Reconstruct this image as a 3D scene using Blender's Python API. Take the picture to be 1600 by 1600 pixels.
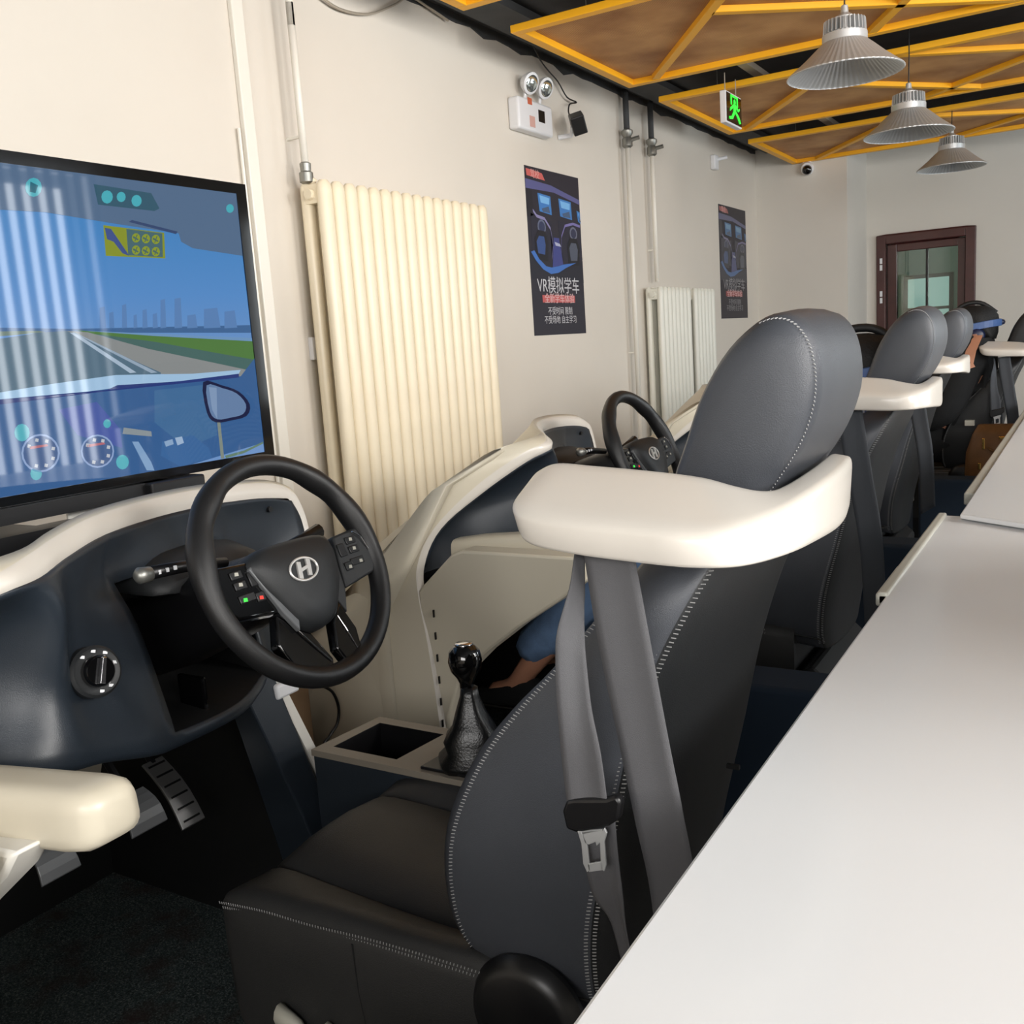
import bpy, bmesh, math, random
from mathutils import Vector, Matrix
random.seed(7)
PI = math.pi
scn = bpy.context.scene
for o in list(bpy.data.objects): bpy.data.objects.remove(o)
COL = scn.collection

# ------------------------------------------------------------------ camera
HCAM = 1.2
FPX = 1508.0
YAW, PITCH, ROLL = math.radians(31.427), math.radians(9.706), math.radians(-3.891)
fw = Vector((-math.sin(YAW)*math.cos(PITCH), math.cos(YAW)*math.cos(PITCH), -math.sin(PITCH)))
s0 = Vector((math.cos(YAW), math.sin(YAW), 0))
u0 = s0.cross(fw)
SR = s0*math.cos(ROLL) + u0*math.sin(ROLL)
UP = -s0*math.sin(ROLL) + u0*math.cos(ROLL)
cam_d = bpy.data.cameras.new('camera')
cam_d.sensor_width = 36.0
cam_d.lens = 36.0*FPX/1600.0
cam_d.clip_start = 0.02
cam = bpy.data.objects.new('camera', cam_d)
COL.objects.link(cam)
M = Matrix((SR, UP, -fw)).transposed().to_4x4()
M.translation = Vector((0, 0, HCAM))
cam.matrix_world = M
scn.camera = cam
CO = Vector((0, 0, HCAM))
def ray(px, py): return fw + SR*((px-800)/FPX) - UP*((py-800)/FPX)
def onx(px, py, X): d = ray(px, py); return CO + d*(X/d.x)
def ony(px, py, Y): d = ray(px, py); return CO + d*(Y/d.y)
def onz(px, py, Z): d = ray(px, py); return CO + d*((Z-HCAM)/d.z)

# ------------------------------------------------------------------ colour management, world, lights
scn.view_settings.view_transform = 'Standard'
scn.view_settings.look = 'None'
scn.view_settings.gamma = 1
scn.view_settings.use_curve_mapping = False
scn.view_settings.exposure = 0.0
W = bpy.data.worlds.new('daylight_sky'); scn.world = W
W.use_nodes = True
bg = W.node_tree.nodes['Background']
bg.inputs[0].default_value = (0.80, 0.90, 1.0, 1)
bg.inputs[1].default_value = 1.0

def area(name, loc, rot, sx, sy, power, color=(1, 1, 1)):
    l = bpy.data.lights.new(name, 'AREA'); l.shape = 'RECTANGLE'
    l.size = sx; l.size_y = sy; l.energy = power; l.color = color
    o = bpy.data.objects.new(name, l); COL.objects.link(o)
    o.location = loc; o.rotation_euler = rot
    return o
# daylight coming in through the window bays of the right-hand and rear walls
XR, YB, YF, ZC = 2.4, -2.6, 8.8, 2.62
WINS = [(-1.9, -0.3), (0.0, 1.25), (2.25, 3.0)]
WPOW = [75, 120, 110]
for i, (a, b) in enumerate(WINS):
    area('window_daylight', (XR+0.10, (a+b)/2, 1.95), (0, PI/2, 0), 1.15, b-a, WPOW[i], (1.0, 0.965, 0.92))
area('window_daylight', (XR+0.40, 3.78, 1.3), (0, PI/2, 0), 2.3, 1.1, 75, (0.93, 0.97, 1.0))
area('window_daylight', (0.8, YB-0.10, 1.95), (PI/2, 0, 0), 2.4, 1.15, 90, (1.0, 0.97, 0.94))
area('window_daylight', (XR+0.12, 6.6, 1.6), (0, PI/2, 0), 1.5, 1.9, 60, (0.9, 0.97, 1.0))

# ------------------------------------------------------------------ materials
MATS = {}
def srgb(c):
    return tuple(((v/255)/12.92 if v/255 <= 0.04045 else ((v/255+0.055)/1.055)**2.4) for v in c)
def mat(name, rgb, rough=0.5, metal=0.0, spec=0.5, bump=0, bscale=200, var=0, vscale=8, coat=0, emit=None, estr=1.0, sheen=0, trans=0, alpha=None):
    m = bpy.data.materials.new(name); m.use_nodes = True
    nt = m.node_tree; p = nt.nodes['Principled BSDF']
    c = srgb(rgb)
    p.inputs['Base Color'].default_value = (*c, 1)
    p.inputs['Roughness'].default_value = rough
    p.inputs['Metallic'].default_value = metal
    p.inputs['Specular IOR Level'].default_value = spec
    if coat: p.inputs['Coat Weight'].default_value = coat; p.inputs['Coat Roughness'].default_value = 0.08
    if sheen: p.inputs['Sheen Weight'].default_value = sheen
    if trans: p.inputs['Transmission Weight'].default_value = trans
    if emit is not None:
        p.inputs['Emission Color'].default_value = (*srgb(emit), 1)
        p.inputs['Emission Strength'].default_value = estr
    if bump or var:
        tc = nt.nodes.new('ShaderNodeTexCoord')
    if bump:
        n = nt.nodes.new('ShaderNodeTexNoise'); n.inputs['Scale'].default_value = bscale; n.inputs['Detail'].default_value = 3
        b = nt.nodes.new('ShaderNodeBump'); b.inputs['Strength'].default_value = bump; b.inputs['Distance'].default_value = 0.002
        nt.links.new(tc.outputs['Object'], n.inputs['Vector']); nt.links.new(n.outputs['Fac'], b.inputs['Height'])
        nt.links.new(b.outputs['Normal'], p.inputs['Normal'])
    if var:
        n = nt.nodes.new('ShaderNodeTexNoise'); n.inputs['Scale'].default_value = vscale; n.inputs['Detail'].default_value = 5
        r = nt.nodes.new('ShaderNodeValToRGB')
        r.color_ramp.elements[0].position = 0.3; r.color_ramp.elements[1].position = 0.7
        r.color_ramp.elements[0].color = (*[max(0, v*(1-var)) for v in c], 1)
        r.color_ramp.elements[1].color = (*[min(1, v*(1+var)) for v in c], 1)
        nt.links.new(tc.outputs['Object'], n.inputs['Vector']); nt.links.new(n.outputs['Fac'], r.inputs['Fac'])
        nt.links.new(r.outputs['Color'], p.inputs['Base Color'])
    MATS[name] = m
    return m
mat('wall_paint', (217, 210, 199), 0.75, bump=0.05, bscale=60, var=0.02, vscale=2)
mat('wall_paint_far', (222, 217, 208), 0.75, bump=0.05, bscale=60, var=0.02, vscale=2)
mat('ceiling_black', (66, 68, 70), 0.8, bump=0.3, bscale=30, var=0.15)
mat('dark_floor', (62, 58, 56), 0.5, var=0.1)
mat('pipe_paint', (232, 228, 218), 0.4)
mat('radiator_cream', (238, 226, 200), 0.35, var=0.02)
mat('radiator_white', (226, 225, 214), 0.35)
mat('yellow_paint', (250, 182, 30), 0.45)
mat('rail_steel', (170, 160, 145), 0.5, metal=0.2)
mat('aluminium', (205, 207, 208), 0.42, metal=0.6)
mat('dull_metal', (150, 150, 145), 0.4, metal=0.8)
mat('black_plastic', (16, 16, 18), 0.35)
mat('matt_black', (12, 13, 14), 0.6)
mat('gloss_black', (8, 8, 9), 0.08, coat=0.5)
mat('dash_navy', (36, 43, 51), 0.36, bump=0.15, bscale=700)
mat('shell_cream', (205, 197, 178), 0.33, spec=0.5)
mat('wing_cream', (214, 208, 199), 0.26, spec=0.5)
mat('shell_white', (225, 222, 214), 0.3)
mat('leather_grey', (66, 69, 75), 0.42, bump=0.25, bscale=900, var=0.04, vscale=20)
mat('leather_black', (27, 29, 31), 0.45, bump=0.3, bscale=700)
mat('leather_seat', (40, 40, 40), 0.5, bump=0.3, bscale=700, var=0.05, vscale=12)
mat('thread', (165, 165, 165), 0.7)
mat('belt_grey', (88, 88, 91), 0.7, bump=0.4, bscale=1500)
mat('belt_dark', (58, 62, 68), 0.7, bump=0.4, bscale=1500)
mat('chrome', (225, 225, 228), 0.12, metal=1.0)
mat('rim_rubber', (24, 24, 25), 0.42, bump=0.15, bscale=900)
mat('hub_black', (34, 36, 38), 0.5, bump=0.15, bscale=900)
mat('grey_insert', (96, 98, 100), 0.35)
mat('table_white', (236, 237, 238), 0.22, spec=0.6)
mat('strip_grey', (186, 184, 172), 0.4)
mat('white_plastic', (232, 233, 236), 0.4)
mat('blind_dark', (120, 125, 130), 0.8)
mat('emblem_silver', (225, 222, 218), 0.28, metal=0.55)
mat('console_grey', (132, 124, 112), 0.45)
mat('door_wood', (72, 36, 34), 0.35, var=0.15, vscale=12, coat=0.3)
mat('cardboard', (140, 112, 84), 0.8, var=0.06)
mat('skin', (196, 140, 112), 0.5, var=0.03, vscale=30)
mat('hair_black', (6, 6, 7), 0.7, bump=1.0, bscale=120)
mat('denim', (112, 142, 182), 0.85, bump=0.5, bscale=500, var=0.18, vscale=25)
mat('shirt_stripe', (150, 160, 185), 0.85)
mat('black_cloth', (15, 17, 19), 0.9, bump=0.4, bscale=200)
mat('vr_navy', (18, 28, 62), 0.4)
mat('vr_blue', (62, 92, 145), 0.45)
mat('bag_brown', (112, 78, 44), 0.5, bump=0.4, bscale=150, var=0.15, vscale=20)
mat('gold', (230, 190, 110), 0.2, metal=1.0)
mat('green_lamp', (60, 200, 60), 0.4, emit=(40, 230, 60), estr=1.2)
mat('red_lamp', (200, 50, 40), 0.4, emit=(230, 60, 40), estr=0.5)
mat('pedal_steel', (150, 150, 150), 0.35, metal=0.8)
mat('glass_lamp', (225, 235, 235), 0.08, metal=0.9)
mat('corridor_wall', (125, 140, 130), 0.8)
mat('navy_cloth', (34, 50, 68), 0.9)
mat('boot_leather', (12, 13, 14), 0.3, bump=0.3, bscale=300)
mat('print_dark', (38, 36, 48), 0.5)
# glass for the door
m = bpy.data.materials.new('door_glass'); m.use_nodes = True; nt = m.node_tree; nt.nodes.clear()
out = nt.nodes.new('ShaderNodeOutputMaterial'); mix = nt.nodes.new('ShaderNodeMixShader'); tr = nt.nodes.new('ShaderNodeBsdfTransparent'); gl = nt.nodes.new('ShaderNodeBsdfGlossy')
tr.inputs[0].default_value = (0.62, 0.74, 0.70, 1); gl.inputs['Roughness'].default_value = 0.02; mix.inputs[0].default_value = 0.09
nt.links.new(tr.outputs[0], mix.inputs[1]); nt.links.new(gl.outputs[0], mix.inputs[2]); nt.links.new(mix.outputs[0], out.inputs[0]); MATS['door_glass'] = m
# fine brown metal mesh infill of the ceiling panels (half open weave)
m = bpy.data.materials.new('brown_mesh'); m.use_nodes = True; nt = m.node_tree; p = nt.nodes['Principled BSDF']
p.inputs['Roughness'].default_value = 0.6; out = nt.nodes['Material Output']
tc = nt.nodes.new('ShaderNodeTexCoord'); n1 = nt.nodes.new('ShaderNodeTexNoise'); n1.inputs['Scale'].default_value = 3; n1.inputs['Detail'].default_value = 4
r = nt.nodes.new('ShaderNodeValToRGB'); r.color_ramp.elements[0].color = (*srgb((188, 130, 76)), 1); r.color_ramp.elements[1].color = (*srgb((240, 184, 120)), 1)
r.color_ramp.elements[0].position = 0.35; r.color_ramp.elements[1].position = 0.65
nt.links.new(tc.outputs['Object'], n1.inputs['Vector']); nt.links.new(n1.outputs['Fac'], r.inputs['Fac']); nt.links.new(r.outputs['Color'], p.inputs['Base Color'])
wv = nt.nodes.new('ShaderNodeTexWave'); wv.inputs['Scale'].default_value = 60; wv.wave_type = 'BANDS'; wv.bands_direction = 'DIAGONAL'
nt.links.new(tc.outputs['Object'], wv.inputs['Vector'])
mth = nt.nodes.new('ShaderNodeMath'); mth.operation = 'MULTIPLY_ADD'; mth.inputs[1].default_value = 0.3; mth.inputs[2].default_value = 0.2
nt.links.new(wv.outputs['Fac'], mth.inputs[0])
tr = nt.nodes.new('ShaderNodeBsdfTransparent'); mix = nt.nodes.new('ShaderNodeMixShader')
nt.links.new(mth.outputs[0], mix.inputs[0]); nt.links.new(p.outputs[0], mix.inputs[1]); nt.links.new(tr.outputs[0], mix.inputs[2]); nt.links.new(mix.outputs[0], out.inputs[0])
MATS['brown_mesh'] = m
# carpet
m = mat('carpet_black', (50, 54, 54), 0.95, spec=0.1); nt = m.node_tree; p = nt.nodes['Principled BSDF']
tc = nt.nodes.new('ShaderNodeTexCoord')
n1 = nt.nodes.new('ShaderNodeTexNoise'); n1.inputs['Scale'].default_value = 260; n1.inputs['Detail'].default_value = 6; n1.inputs['Roughness'].default_value = 0.8
n2 = nt.nodes.new('ShaderNodeTexNoise'); n2.inputs['Scale'].default_value = 14; n2.inputs['Detail'].default_value = 5
r = nt.nodes.new('ShaderNodeValToRGB'); e = r.color_ramp.elements
e[0].position = 0.38; e[0].color = (*srgb((34, 42, 43)), 1); e[1].position = 0.72; e[1].color = (*srgb((190, 188, 184)), 1)
x = r.color_ramp.elements.new(0.55); x.color = (*srgb((82, 94, 94)), 1)
mixc = nt.nodes.new('ShaderNodeMix'); mixc.data_type = 'RGBA'; mixc.inputs[7].default_value = (*srgb((70, 58, 56)), 1)
r2 = nt.nodes.new('ShaderNodeValToRGB'); r2.color_ramp.elements[0].position = 0.5; r2.color_ramp.elements[1].position = 0.75
nt.links.new(tc.outputs['Object'], n1.inputs['Vector']); nt.links.new(tc.outputs['Object'], n2.inputs['Vector'])
nt.links.new(n1.outputs['Fac'], r.inputs['Fac']); nt.links.new(n2.outputs['Fac'], r2.inputs['Fac'])
nt.links.new(r2.outputs['Color'], mixc.inputs[0]); nt.links.new(r.outputs['Color'], mixc.inputs[6]); nt.links.new(mixc.outputs[2], p.inputs['Base Color'])
b = nt.nodes.new('ShaderNodeBump'); b.inputs['Strength'].default_value = 1; b.inputs['Distance'].default_value = 0.006
nt.links.new(n1.outputs['Fac'], b.inputs['Height']); nt.links.new(b.outputs['Normal'], p.inputs['Normal'])
# striped shirt
m = MATS['shirt_stripe']; nt = m.node_tree; p = nt.nodes['Principled BSDF']; tc = nt.nodes.new('ShaderNodeTexCoord'); wv = nt.nodes.new('ShaderNodeTexWave')
wv.inputs['Scale'].default_value = 40; r = nt.nodes.new('ShaderNodeValToRGB'); r.color_ramp.elements[0].color = (*srgb((80, 92, 140)), 1); r.color_ramp.elements[1].color = (*srgb((205, 208, 218)), 1)
nt.links.new(tc.outputs['Object'], wv.inputs['Vector']); nt.links.new(wv.outputs['Fac'], r.inputs['Fac']); nt.links.new(r.outputs['Color'], p.inputs['Base Color'])

def flat(rgb, emit=0.0, rough=0.5):
    k = 'flat_%d_%d_%d_%d' % (*[int(v) for v in rgb], int(emit*100))
    if k in MATS: return k
    if emit:
        m = mat(k, (4, 4, 5), 0.035, emit=rgb, estr=emit, coat=0)
    else:
        m = mat(k, rgb, rough)
    return k

# ------------------------------------------------------------------ mesh helpers
class MB:
    """collects polygons; build() links them as one mesh object"""
    def __init__(s): s.v = []; s.f = []; s.m = []; s.mi = 0
    def add(s, vs, fs):
        o = len(s.v); s.v += [Vector(v) for v in vs]
        for f in fs: s.f.append([o+i for i in f]); s.m.append(s.mi)
        return s
    def box(s, a, b):
        x0, y0, z0 = a; x1, y1, z1 = b
        return s.add([(x0,y0,z0),(x1,y0,z0),(x1,y1,z0),(x0,y1,z0),(x0,y0,z1),(x1,y0,z1),(x1,y1,z1),(x0,y1,z1)],
                     [(0,3,2,1),(4,5,6,7),(0,1,5,4),(1,2,6,5),(2,3,7,6),(3,0,4,7)])
    def prism(s, pts, vec):
        """closed polygon pts (3D) extruded by vec"""
        n = len(pts); vec = Vector(vec)
        vs = [Vector(p) for p in pts] + [Vector(p)+vec for p in pts]
        return s.add(vs, [tuple(range(n))[::-1], tuple(range(n, 2*n))] + [(i, (i+1) % n, n+(i+1) % n, n+i) for i in range(n)])
    def bar(s, a, b, w, h, up=(0, 0, 1)):
        a = Vector(a); b = Vector(b); d = (b-a).normalized(); up = Vector(up)
        r = d.cross(up).normalized()*w/2; u = r.cross(d).normalized()*h/2
        return s.add([a-r-u, a+r-u, a+r+u, a-r+u, b-r-u, b+r-u, b+r+u, b-r+u],
                     [(0,3,2,1),(4,5,6,7),(0,1,5,4),(1,2,6,5),(2,3,7,6),(3,0,4,7)])
    def loft(s, rings, caps=True, closed=True):
        n = len(rings[0]); vs = [p for r in rings for p in r]; fs = []
        for k in range(len(rings)-1):
            for i in range(n if closed else n-1):
                j = (i+1) % n
                fs.append((k*n+i, k*n+j, (k+1)*n+j, (k+1)*n+i))
        if caps and closed:
            fs.append(tuple(range(n))[::-1]); fs.append(tuple(range((len(rings)-1)*n, len(rings)*n)))
        return s.add(vs, fs)
    def tube(s, path, r, seg=8, caps=True):
        path = [Vector(p) for p in path]; rings = []; n = len(path)
        rs = r if isinstance(r, (list, tuple)) else [r]*n
        t0 = (path[1]-path[0]).normalized(); ref = Vector((0, 0, 1)) if abs(t0.z) < 0.9 else Vector((1, 0, 0))
        a = t0.cross(ref).normalized()
        for i in range(n):
            t = (path[min(i+1, n-1)]-path[max(i-1, 0)]).normalized()
            a = (a - t*a.dot(t)).normalized(); b = t.cross(a)
            rings.append([path[i]+(a*math.cos(k*2*PI/seg)+b*math.sin(k*2*PI/seg))*rs[i] for k in range(seg)])
        return s.loft(rings, caps)
    def lathe(s, prof, c, axis=(0, 0, 1), seg=32, flute=0, nfl=0, f0=0, f1=99):
        ax = Vector(axis).normalized(); ref = Vector((1, 0, 0)) if abs(ax.x) < 0.9 else Vector((0, 1, 0))
        a = (ref-ax*ref.dot(ax)).normalized(); b = ax.cross(a); c = Vector(c); rings = []
        for idx, (r, h) in enumerate(prof):
            ring = []
            for k in range(seg):
                t = k*2*PI/seg
                rr = r*(1+flute*(1 if (k % 2) else -1)) if (flute and f0 <= idx <= f1) else r
                ring.append(c+ax*h+(a*math.cos(t)+b*math.sin(t))*rr)
            rings.append(ring)
        return s.loft(rings, True)
    def build(s, name, m, parent=None, smooth=False, bevel=0, bseg=2, sub=0, solid=0, auto=None, mats=None):
        me = bpy.data.meshes.new(name)
        off = parent_loc(parent) if parent else Vector((0, 0, 0))
        if not parent:
            pass
        me.from_pydata([v-off for v in s.v], [], s.f)
        for mm in (mats or [m]): me.materials.append(MATS[mm])
        if mats:
            for p, i in zip(me.polygons, s.m): p.material_index = i
        bm = bmesh.new(); bm.from_mesh(me); bmesh.ops.remove_doubles(bm, verts=bm.verts, dist=1e-6)
        bmesh.ops.recalc_face_normals(bm, faces=bm.faces); bm.to_mesh(me); bm.free()
        o = bpy.data.objects.new(name, me); COL.objects.link(o)
        if parent: o.parent = parent
        if solid:
            md = o.modifiers.new('s', 'SOLIDIFY'); md.thickness = solid; md.offset = 0
        if bevel:
            md = o.modifiers.new('b', 'BEVEL'); md.width = bevel; md.segments = bseg; md.limit_method = 'ANGLE'; md.angle_limit = math.radians(35)
            md.harden_normals = False
        if sub:
            md = o.modifiers.new('u', 'SUBSURF'); md.levels = sub; md.render_levels = sub
        if smooth or sub:
            for p in me.polygons: p.use_smooth = True
        if auto or (bevel and smooth):
            for p in me.polygons: p.use_smooth = True
            me.set_sharp_from_angle(angle=math.radians(auto or 40))
        return o
def parent_loc(o):
    v = Vector((0, 0, 0))
    while o: v += o.location; o = o.parent
    return v
def tag(o, label=None, cat=None, group=None, kind=None):
    if label: o['label'] = label
    if cat: o['category'] = cat
    if group: o['group'] = group
    if kind: o['kind'] = kind
    return o
def empty(name, loc, label=None, cat=None, group=None):
    o = bpy.data.objects.new(name, None); COL.objects.link(o); o.location = loc; o.empty_display_size = 0.1
    return tag(o, label, cat, group)
def origin_to(o, loc):
    """move a top-level mesh's origin to loc without moving its surface"""
    loc = Vector(loc); o.data.transform(Matrix.Translation(-loc)); o.location = loc; return o
def copy_tree(o, parent=None, dloc=None):
    c = o.copy(); COL.objects.link(c); c.parent = parent
    if dloc is not None: c.location = o.location + Vector(dloc)
    for ch in list(o.children): copy_tree(ch, c)
    return c
def struct(o, name=None): o['kind'] = 'structure'; return o
def cr(pts, n=6):
    """Catmull-Rom through points (any tuple length)"""
    out = []; L = len(pts)
    for i in range(L-1):
        p0, p1, p2, p3 = pts[max(i-1, 0)], pts[i], pts[i+1], pts[min(i+2, L-1)]
        for k in range(n):
            t = k/n
            out.append(tuple(0.5*((2*b)+(-a+c)*t+(2*a-5*b+4*c-d)*t*t+(-a+3*b-3*c+d)*t**3) for a, b, c, d in zip(p0, p1, p2, p3)))
    out.append(tuple(pts[-1])); return out
def cr_closed(pts, n=4):
    out = []; L = len(pts)
    for i in range(L):
        p0, p1, p2, p3 = pts[(i-1) % L], pts[i], pts[(i+1) % L], pts[(i+2) % L]
        for k in range(n):
            t = k/n
            out.append(tuple(0.5*((2*b)+(-a+c)*t+(2*a-5*b+4*c-d)*t*t+(-a+3*b-3*c+d)*t**3) for a, b, c, d in zip(p0, p1, p2, p3)))
    return out
def cr_rings(rings, n=5):
    cols = list(zip(*rings)); cols = [cr([tuple(p) for p in c], n) for c in cols]
    return [[Vector(p) for p in r] for r in zip(*cols)]
def rquad(p, r=0.3, n=4):
    """rounded quad ring from 4 corner points; r = fraction of each side used by the corner"""
    p = [Vector(q) for q in p]; out = []
    for i in range(4):
        a, b, c = p[i-1], p[i], p[(i+1) % 4]
        s = b+(a-b)*r; e = b+(c-b)*r
        for k in range(n+1):
            t = k/n
            out.append(s*(1-t)**2+b*2*t*(1-t)+e*t*t)
    return out
def text_obj(txt, size, loc, right, up, m, parent, name='lettering', ext=0.0004, align='CENTER', squeeze=1.0, label=None):
    c = bpy.data.curves.new(name, 'FONT'); c.body = txt; c.size = size; c.align_x = align; c.align_y = 'CENTER'; c.extrude = ext
    o = bpy.data.objects.new(name, c)
    COL.objects.link(o); bpy.context.view_layer.update()
    me = bpy.data.meshes.new_from_object(o.evaluated_get(bpy.context.evaluated_depsgraph_get()))
    bpy.data.objects.remove(o)
    r = Vector(right).normalized(); u = Vector(up).normalized(); n = r.cross(u)
    Mx = Matrix((r*squeeze, u, n)).transposed().to_4x4()
    me.transform(Mx); off = parent_loc(parent) if parent else Vector()
    me.transform(Matrix.Translation(Vector(loc)-off)); me.materials.clear(); me.materials.append(MATS[m])
    o = bpy.data.objects.new(name, me); COL.objects.link(o); o.parent = parent; o['kind'] = 'stuff'
    if label: o['label'] = label
    return o
def stitches(path, w, step, parent, name='stitching', r=0.0007, rows=1, gap=0.007, side=None, m='thread'):
    """row(s) of real thread stitches crossing a seam path; side = direction in the surface, across the seam"""
    mb = MB(); path = [Vector(p) for p in path]; side = Vector(side).normalized() if side else None
    d = 0.0
    for i in range(len(path)-1):
        a, b = path[i], path[i+1]; L = (b-a).length
        if L < 1e-6: continue
        t = (b-a)/L; x = (step-d) if d else 0
        x = d
        sd = (side - t*side.dot(t)).normalized()
        while x < L:
            for q in range(rows):
                c = a+t*x+sd*gap*(q-(rows-1)/2)
                p0 = c-sd*w/2-t*w*0.22; p1 = c+sd*w/2+t*w*0.22
                mb.bar(p0, p1, r*2, r*2, up=t.cross(sd))
            x += step
        d = x-L
    o = mb.build(name, m, parent); o['kind'] = 'stuff'; return o

# ------------------------------------------------------------------ room shell
XL = -2.4
def wall_with_openings(name, axis, pos, t, lo, hi, z0, z1, ops, m):
    """axis 'x': wall in the plane x=pos spanning y lo..hi; ops = (a,b,za,zb)"""
    mb = MB()
    def bx(a, b, za, zb):
        if b-a < 1e-4 or zb-za < 1e-4: return
        if axis == 'x': mb.box((min(pos, pos+t), a, za), (max(pos, pos+t), b, zb))
        else: mb.box((a, min(pos, pos+t), za), (b, max(pos, pos+t), zb))
    cur = lo
    for a, b, za, zb in sorted(ops):
        bx(cur, a, z0, z1); bx(a, b, z0, za); bx(a, b, zb, z1); cur = b
    bx(cur, hi, z0, z1)
    return struct(mb.build(name, m))
struct(MB().box((XL-0.2, YB-0.2, -0.1), (XR+0.2, YF+0.1, 0)).build('floor', 'dark_floor'))
struct(MB().box((XL-0.2, YB-0.2, ZC), (XR+0.2, YF+0.3, ZC+0.1)).build('ceiling', 'ceiling_black'))
struct(MB().box((XL-0.15, YB-0.15, 0), (XL, YF+0.15, ZC)).build('wall_left', 'wall_paint'))
DX0, DX1, DZ = -1.61, -0.85, 1.905
wall_with_openings('wall_far', 'y', YF, 0.15, XL, XR+0.15, 0, ZC, [(DX0, DX1, 0, DZ)], 'wall_paint_far')
wall_with_openings('wall_right', 'x', XR, 0.15, YB, YF, 0, ZC, [(a, b, 1.35, 2.55) for a, b in WINS]+[(3.25, 4.30, 0.12, 2.52), (5.65, 7.55, 0.85, 2.35)], 'wall_paint_far')
wall_with_openings('wall_back', 'y', YB, -0.15, XL, XR+0.15, 0, ZC, [(-0.4, 2.0, 1.35, 2.55)], 'wall_paint')
# pier in the far left corner
struct(MB().box((XL, 8.05, 0), (-1.69, YF, ZC)).build('trim_1', 'wall_paint_far'))
# black painted band at the top of the left wall (uneven edge)
mb = MB(); ys = [i*0.11 for i in range(-20, 74)]; rr = random.Random(3)
zz = [2.585+rr.uniform(-0.006, 0.006)-(0.02 if rr.random() < 0.12 else 0) for _ in ys]
for i in range(len(ys)-1):
    mb.prism([(XL, ys[i], zz[i]), (XL, ys[i+1], zz[i+1]), (XL, ys[i+1], ZC), (XL, ys[i], ZC)], (0.006, 0, 0))
struct(mb.build('trim_2', 'ceiling_black'))
# windows of the right and rear walls (outside the frame, they light the room)
def window(n, axis, pos, a, b, za, zb, mull=1):
    mb = MB(); w = 0.05
    def bx(p, q, r, s):
        if axis == 'x': mb.box((pos+0.02, p, r), (pos+0.07, q, s))
        else: mb.box((p, pos-0.07, r), (q, pos-0.02, s))
    bx(a, b, za, za+w); bx(a, b, zb-w, zb); bx(a, a+w, za+w, zb-w); bx(b-w, b, za+w, zb-w)
    for i in range(mull):
        c = a+(b-a)*(i+1)/(mull+1); bx(c-0.02, c+0.02, za+w, zb-w)
    return struct(mb.build('window_%d' % n, 'white_plastic'))
for i, (a, b) in enumerate(WINS): window(i+1, 'x', XR, a, b, 1.35, 2.55)
window(4, 'x', XR, 3.25, 4.30, 0.12, 2.52, 0); window(5, 'x', XR, 5.65, 7.55, 0.85, 2.35); window(6, 'y', YB, -0.4, 2.0, 1.35, 2.55, 2)
bl = empty('vertical_blind', (XR-0.06, 3.78, 0.12), 'white vertical strip blind hanging in front of the tall side window', 'blind')
MB().box((XR-0.09, 3.2, 2.50), (XR-0.03, 4.35, 2.55)).build('head_rail', 'white_plastic', bl)
for i in range(10):
    y = 3.28+i*0.105
    MB().box((XR-0.062, y-0.028, 0.16), (XR-0.058, y+0.028, 2.5)).build('blind_slat', 'blind_dark', bl)

# ------------------------------------------------------------------ door with glazing, corridor behind it
d = empty('door_1', ((DX0+DX1)/2, YF, 0)); d['kind'] = 'structure'
mb = MB(); fwid = 0.075
mb.box((DX0, YF-0.03, 0), (DX0+fwid, YF+0.12, DZ)).box((DX1-fwid, YF-0.03, 0), (DX1, YF+0.12, DZ)).box((DX0+fwid, YF-0.03, DZ-fwid), (DX1-fwid, YF+0.12, DZ))
mb.build('door_frame', 'door_wood', d, bevel=0.008)
a, b = DX0+fwid+0.004, DX1-fwid-0.004; gx0, gx1, gz0, gz1 = -1.455, -0.985, 1.02, 1.765
mb = MB()
mb.box((a, YF+0.02, 0.01), (gx0, YF+0.06, DZ-fwid-0.004)).box((gx1, YF+0.02, 0.01), (b, YF+0.06, DZ-fwid-0.004))
mb.box((gx0, YF+0.02, gz1), (gx1, YF+0.06, DZ-fwid-0.004)).box((gx0, YF+0.02, 0.01), (gx1, YF+0.06, gz0))
leaf = mb.build('door_leaf', 'door_wood', d, bevel=0.006)
xm = (gx0+gx1)/2
MB().box((xm-0.008, YF+0.015, gz0), (xm+0.008, YF+0.055, gz1)).build('glazing_bar', 'black_plastic', leaf)
MB().box((gx0, YF+0.035, gz0), (xm-0.008, YF+0.039, gz1)).build('glass_pane', 'door_glass', leaf)
MB().box((xm+0.008, YF+0.035, gz0), (gx1, YF+0.039, gz1)).build('glass_pane', 'door_glass', leaf)
MB().box((gx1+0.02, YF-0.03, 0.95), (gx1+0.04, YF+0.02, 1.07)).build('door_handle', 'chrome', leaf, bevel=0.004)
for z in (1.62, 1.35):
    for dz in (0, 0.055):
        MB().box((DX0+0.03, YF-0.034, z+dz), (DX0+0.05, YF-0.03, z+dz+0.045)).build('sticker', 'white_plastic', d)
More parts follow.
